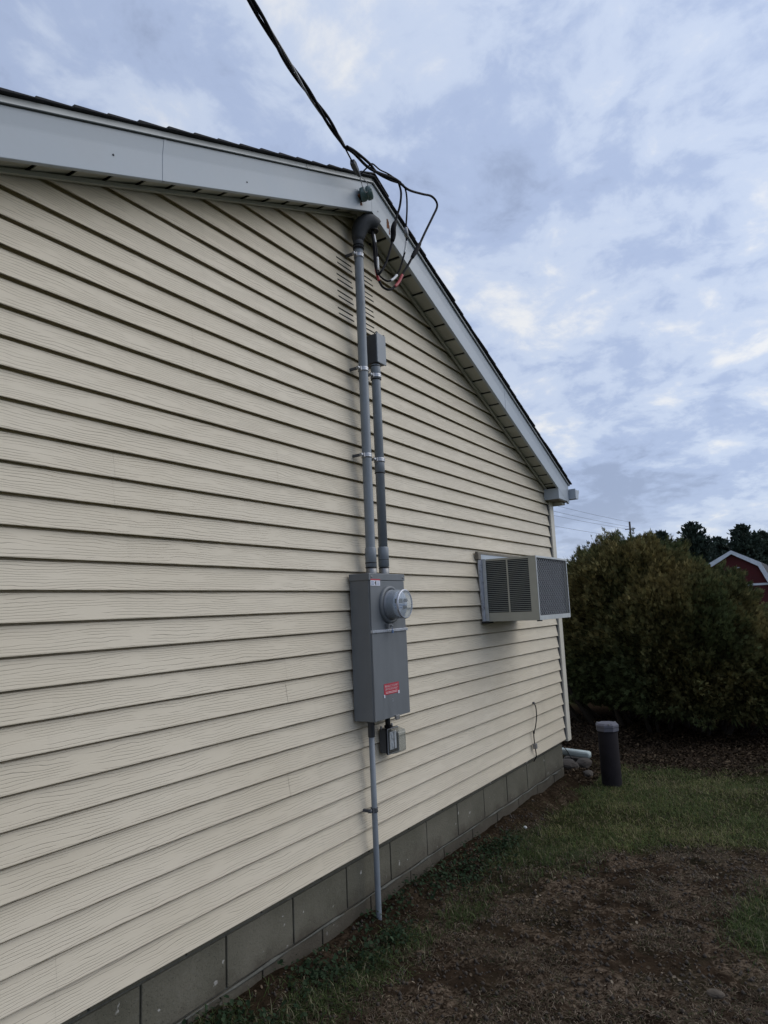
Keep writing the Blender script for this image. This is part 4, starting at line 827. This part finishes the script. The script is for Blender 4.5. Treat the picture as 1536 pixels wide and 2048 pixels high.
for k in range(24):
    b0 = Vector((9.3 + random.uniform(-0.55, 0.35), -0.2 + (k - 11.5) * 0.085 + random.uniform(-0.06, 0.06), -0.05)); o_ = Vector((random.uniform(-0.7, 0.2), (k - 11.5) * 0.055 + random.uniform(-0.25, 0.25), 0))
    r0 = random.uniform(0.018, 0.042); MB().tube(curve([b0, b0 + o_ * 0.3 + Vector((0, 0, 0.25)), b0 + o_ * 0.6 + Vector((0, 0, 0.55)), b0 + o_ * 0.7 + Vector((0, 0, 0.95))], 4), [r0 * (1 - 0.055 * i) for i in range(13)], 7).build('stem', 'bark', shrub)

# ================================================================ FAR BACKGROUND
def pine(name, label, cx_, cy_, H, R_, seed, group):
    rg = np.random.default_rng(seed); t = thing(name, label, 'tree', (cx_, cy_, 0), group)
    MB().tube([(cx_, cy_, -0.3), (cx_, cy_, H * 0.5), (cx_, cy_, H * 0.97)], [H * 0.028, H * 0.018, 0.03], 8).build('trunk', 'bark', t)
    V = []; T = []; Cc = []
    nb = int(H * 34)
    for k in range(nb):
        f = (k + rg.uniform(0, 1)) / nb; z = H * (0.10 + 0.90 * f); prof = min(1, 0.9 + f) * (1 - f ** 2.0) ** 0.8
        L_ = R_ * prof * rg.uniform(0.60, 1.15) + 0.15; az = rg.uniform(0, 2 * math.pi); ca, sa = math.cos(az), math.sin(az); rise = rg.uniform(0.05, 0.45) + 0.5 * f
        m_ = max(3, int(L_ * 5))
        for j in range(m_):
            q = (j + 1) / m_; p = np.array([cx_ + ca * L_ * q, cy_ + sa * L_ * q, z + rise * L_ * q * q * 0.6])
            for _ in range(4 if q > 0.4 else 2):
                d = np.array([ca, sa, rise + 0.5]) + rg.normal(0, 0.6, 3); d /= np.linalg.norm(d); s_ = np.cross(d, rg.normal(size=3)); s_ /= np.linalg.norm(s_); l_ = rg.uniform(0.22, 0.5); o_ = p + rg.normal(0, 0.10, 3)
                i0 = len(V); V += [o_ - s_ * 0.07, o_ + s_ * 0.07, o_ + d * l_ * 0.6 + s_ * 0.09, o_ + d * l_, o_ + d * l_ * 0.6 - s_ * 0.09]; T += [(i0, i0 + 1, i0 + 2), (i0, i0 + 2, i0 + 4), (i0 + 4, i0 + 2, i0 + 3)]
                Cc += [np.array([0.040, 0.056, 0.044]) * rg.uniform(0.6, 1.5)] * 5
    np_mesh('crown', V, None, T, np.array(Cc), 'needle', False, t)
G = 'dark pines beyond the red barn'
pine('pine_tree', 'tall broad dark pine directly left of the red barn', 85, 10.2, 9.9, 2.9, 1, G)
pine('pine_tree', 'broad dark pine rising straight behind the red barn roof', 86, 5.1, 9.2, 2.8, 2, G)
pine('pine_tree', 'narrow pine top just above the shrub right of the pole', 84, 13.4, 9.1, 1.7, 3, G)
pine('pine_tree', 'low pine filling the gap between the two broad pines', 90, 7.6, 8.0, 2.0, 4, G)
pine('pine_tree', 'small pine at the right edge beyond the barn', 88, 2.6, 7.4, 2.0, 5, G)
pine('pine_tree', 'pine top peeking over the middle of the shrub', 92, 15.6, 9.2, 2.2, 6, G)
for k, (cx_, cy_, H_, R_) in enumerate(((93, 12.0, 8.6, 2.4), (96, 8.9, 8.8, 2.3), (94, 17.5, 8.6, 2.2), (95, 3.8, 8.9, 2.4), (99, 20.0, 8.4, 2.4), (97, 0.5, 8.0, 2.4))):
    pine('pine_tree', ('pine in the second row filling the gap left of the tall broad pine', 'pine in the second row between the two broad pines', 'pine in the second row behind the utility pole', 'pine in the second row behind the right broad pine', 'leftmost pine of the second row', 'rightmost pine of the second row')[k], cx_, cy_, H_, R_, 20 + k, G)
def bare(name, label, c, H, seed, group=None):
    rg = random.Random(seed); t = thing(name, label, 'tree', c, group); m = MB(); tr = MB()
    tr.tube([Vector(c) + Vector((0, 0, -0.2)), Vector(c) + Vector((0, 0, H * 0.35))], [H * 0.02, H * 0.014], 6); tr.build('trunk', 'bark', t)
    def grow(p, d, l, r, lev):
        e = p + d * l; m.tube([p, p.lerp(e, 0.5) + Vector((rg.uniform(-1, 1), rg.uniform(-1, 1), 0)) * l * 0.05, e], [r, r * 0.8, r * 0.55], 4, False)
        if lev == 0: return
        for _ in range(3):
            dd = (d + Vector((rg.uniform(-1, 1), rg.uniform(-1, 1), rg.uniform(-0.2, 0.7))) * 0.55).normalized(); grow(p.lerp(e, rg.uniform(0.55, 1)), dd, l * rg.uniform(0.6, 0.8), r * 0.55, lev - 1)
    for k in range(5):
        a = k * 1.26 + rg.uniform(0, 0.5); grow(Vector(c) + Vector((0, 0, H * (0.26 + 0.018 * k))), Vector((math.cos(a) * 0.5, math.sin(a) * 0.5, 1)).normalized(), H * 0.27, H * 0.009, 4)
    m.build('crown', 'bark', t, recalc=False)
bare('bare_tree', 'leafless tree right of the pines at the photo edge', (92, 3.2, 0), 9.6, 3)
bare('bare_tree', 'small leafless tree seen between air conditioner and shrub', (110, 33.8, 0), 9.6, 5)

bn = thing('barn', 'small dark red gambrel barn with white trim beyond the shrub', 'barn', (70, 4.9, 0))
def GB(y): return 4.9 + y
PR_ = [(-3.0, 0), (3.0, 0), (3.0, 2.40), (2.15, 4.25), (0, 5.45), (-2.15, 4.25), (-3.0, 2.40)]
def prism_x(m, poly, xa, xb):
    n_ = len(poly); m.add([(xa, GB(a), b) for a, b in poly] + [(xb, GB(a), b) for a, b in poly], [tuple(range(n_)), tuple(range(2 * n_ - 1, n_ - 1, -1))] + [((i + 1) % n_, i, n_ + i, n_ + (i + 1) % n_) for i in range(n_)]); return m
prism_x(MB(), PR_, 70.0, 77.8).build('walls', 'barn_red', bn)
prof = [(3.25, 1.95), (2.2, 4.33), (0, 5.56), (-2.2, 4.33), (-3.25, 1.95)]; prof2 = [(3.4, 1.98), (2.28, 4.48), (0, 5.73), (-2.28, 4.48), (-3.4, 1.98)]
prism_x(MB(), prof + prof2[::-1], 69.75, 78.0).build('roof', 'barn_roof', bn)
prism_x(MB(), [(a, b - 0.02) for a, b in prof2] + [(a * 0.93, b - 0.20) for a, b in prof][::-1], 69.68, 69.745).build('gable_trim', 'barn_white', bn)
MB().box((69.94, GB(-3.0), 2.42), (69.995, GB(3.0), 2.60)).build('trim_band', 'barn_white', bn)
for z in (4.06, 2.98): MB().box((69.9, GB(-0.55), z), (69.99, GB(-0.32), z + 0.09)).build('barn_light', 'barn_white', bn)
for a in (-1.4, 0.02): MB().box((69.95, GB(a), 0.0), (69.992, GB(a + 1.38), 2.3)).build('barn_door', 'barn_red', bn)

def pole(label, x, y, H):
    t = thing('utility_pole', label, 'utility pole', (x, y, 0)); MB().tube([(x, y, -0.5), (x, y, H)], [0.17, 0.11], 8).build('pole', 'pole_wood', t)
    MB().box((x - 0.06, y - 0.6, H - 0.95), (x + 0.06, y + 0.6, H - 0.85)).build('crossarm', 'pole_wood', t); return t
pole('thin utility pole sticking up above the big shrub', 85, 17.05, 11.0)
pole('utility pole standing hidden behind the house', 14, 19.6, 10.9)
for (label, a, b) in (('topmost thin power line between house corner and pole', (85, 17.05, 10.95), (14, 19.6, 11.0)), ('second thin power line from the pole', (85, 16.5, 10.2), (14, 19.1, 10.2)), ('third thin power line from the pole', (85, 17.6, 10.2), (14, 20.1, 10.1)), ('lowest thin power line from the pole', (85, 17.0, 9.0), (14, 19.5, 9.0))):
    A, B_ = Vector(a), Vector(b); pts = [A.lerp(B_, t) + Vector((0, 0, -0.55 * 4 * t * (1 - t))) for t in [i / 24 for i in range(25)]]
    tag(MB().tube(pts, 0.014, 5).build('power_line', 'wire_far', None), label, 'power line', 'thin power lines on the distant pole')
# far-off belt of bare woods closing the horizon
rg = np.random.default_rng(5); nt_ = 9000; ang = rg.uniform(-1.35, 1.35, nt_); R0 = rg.uniform(165, 190, nt_); cx_ = R0 * np.cos(ang); cy_ = R0 * np.sin(ang)
hh = (2.0 + 2.6 * vnoise(np.stack([ang * 14, 0 * ang, 0 * ang], -1), 2)) * rg.uniform(0.3, 1.0, nt_); w_ = rg.uniform(0.3, 1.2, nt_); b_ = hh * rg.uniform(0.0, 0.55, nt_); tx, ty = -np.sin(ang), np.cos(ang)
V = np.stack([np.stack([cx_ - tx * w_, cy_ - ty * w_, b_ * 0.3], -1), np.stack([cx_ + tx * w_, cy_ + ty * w_, b_ * 0.3], -1), np.stack([cx_ + tx * w_ * 0.6, cy_ + ty * w_ * 0.6 + rg.normal(0, .4, nt_), hh * 0.75], -1), np.stack([cx_ + rg.normal(0, .5, nt_), cy_ + rg.normal(0, .5, nt_), hh], -1)], 1)
wo = np_mesh('distant_woods', V.reshape(-1, 3), np.arange(nt_)[:, None] * 4 + np.array([0, 1, 2, 3]), None, np.repeat(palette(nt_, [(0.05, 0.045, 0.042), (0.035, 0.04, 0.035), (0.07, 0.062, 0.058)], [4, 3, 2]), 4, axis=0), 'litter'); tag(wo, 'low far-off belt of bare woods along the horizon', 'woods', None, 'stuff')
print('objects', len(bpy.data.objects), 'tris', sum(len(o.data.polygons) for o in bpy.data.objects if o.type == 'MESH'))
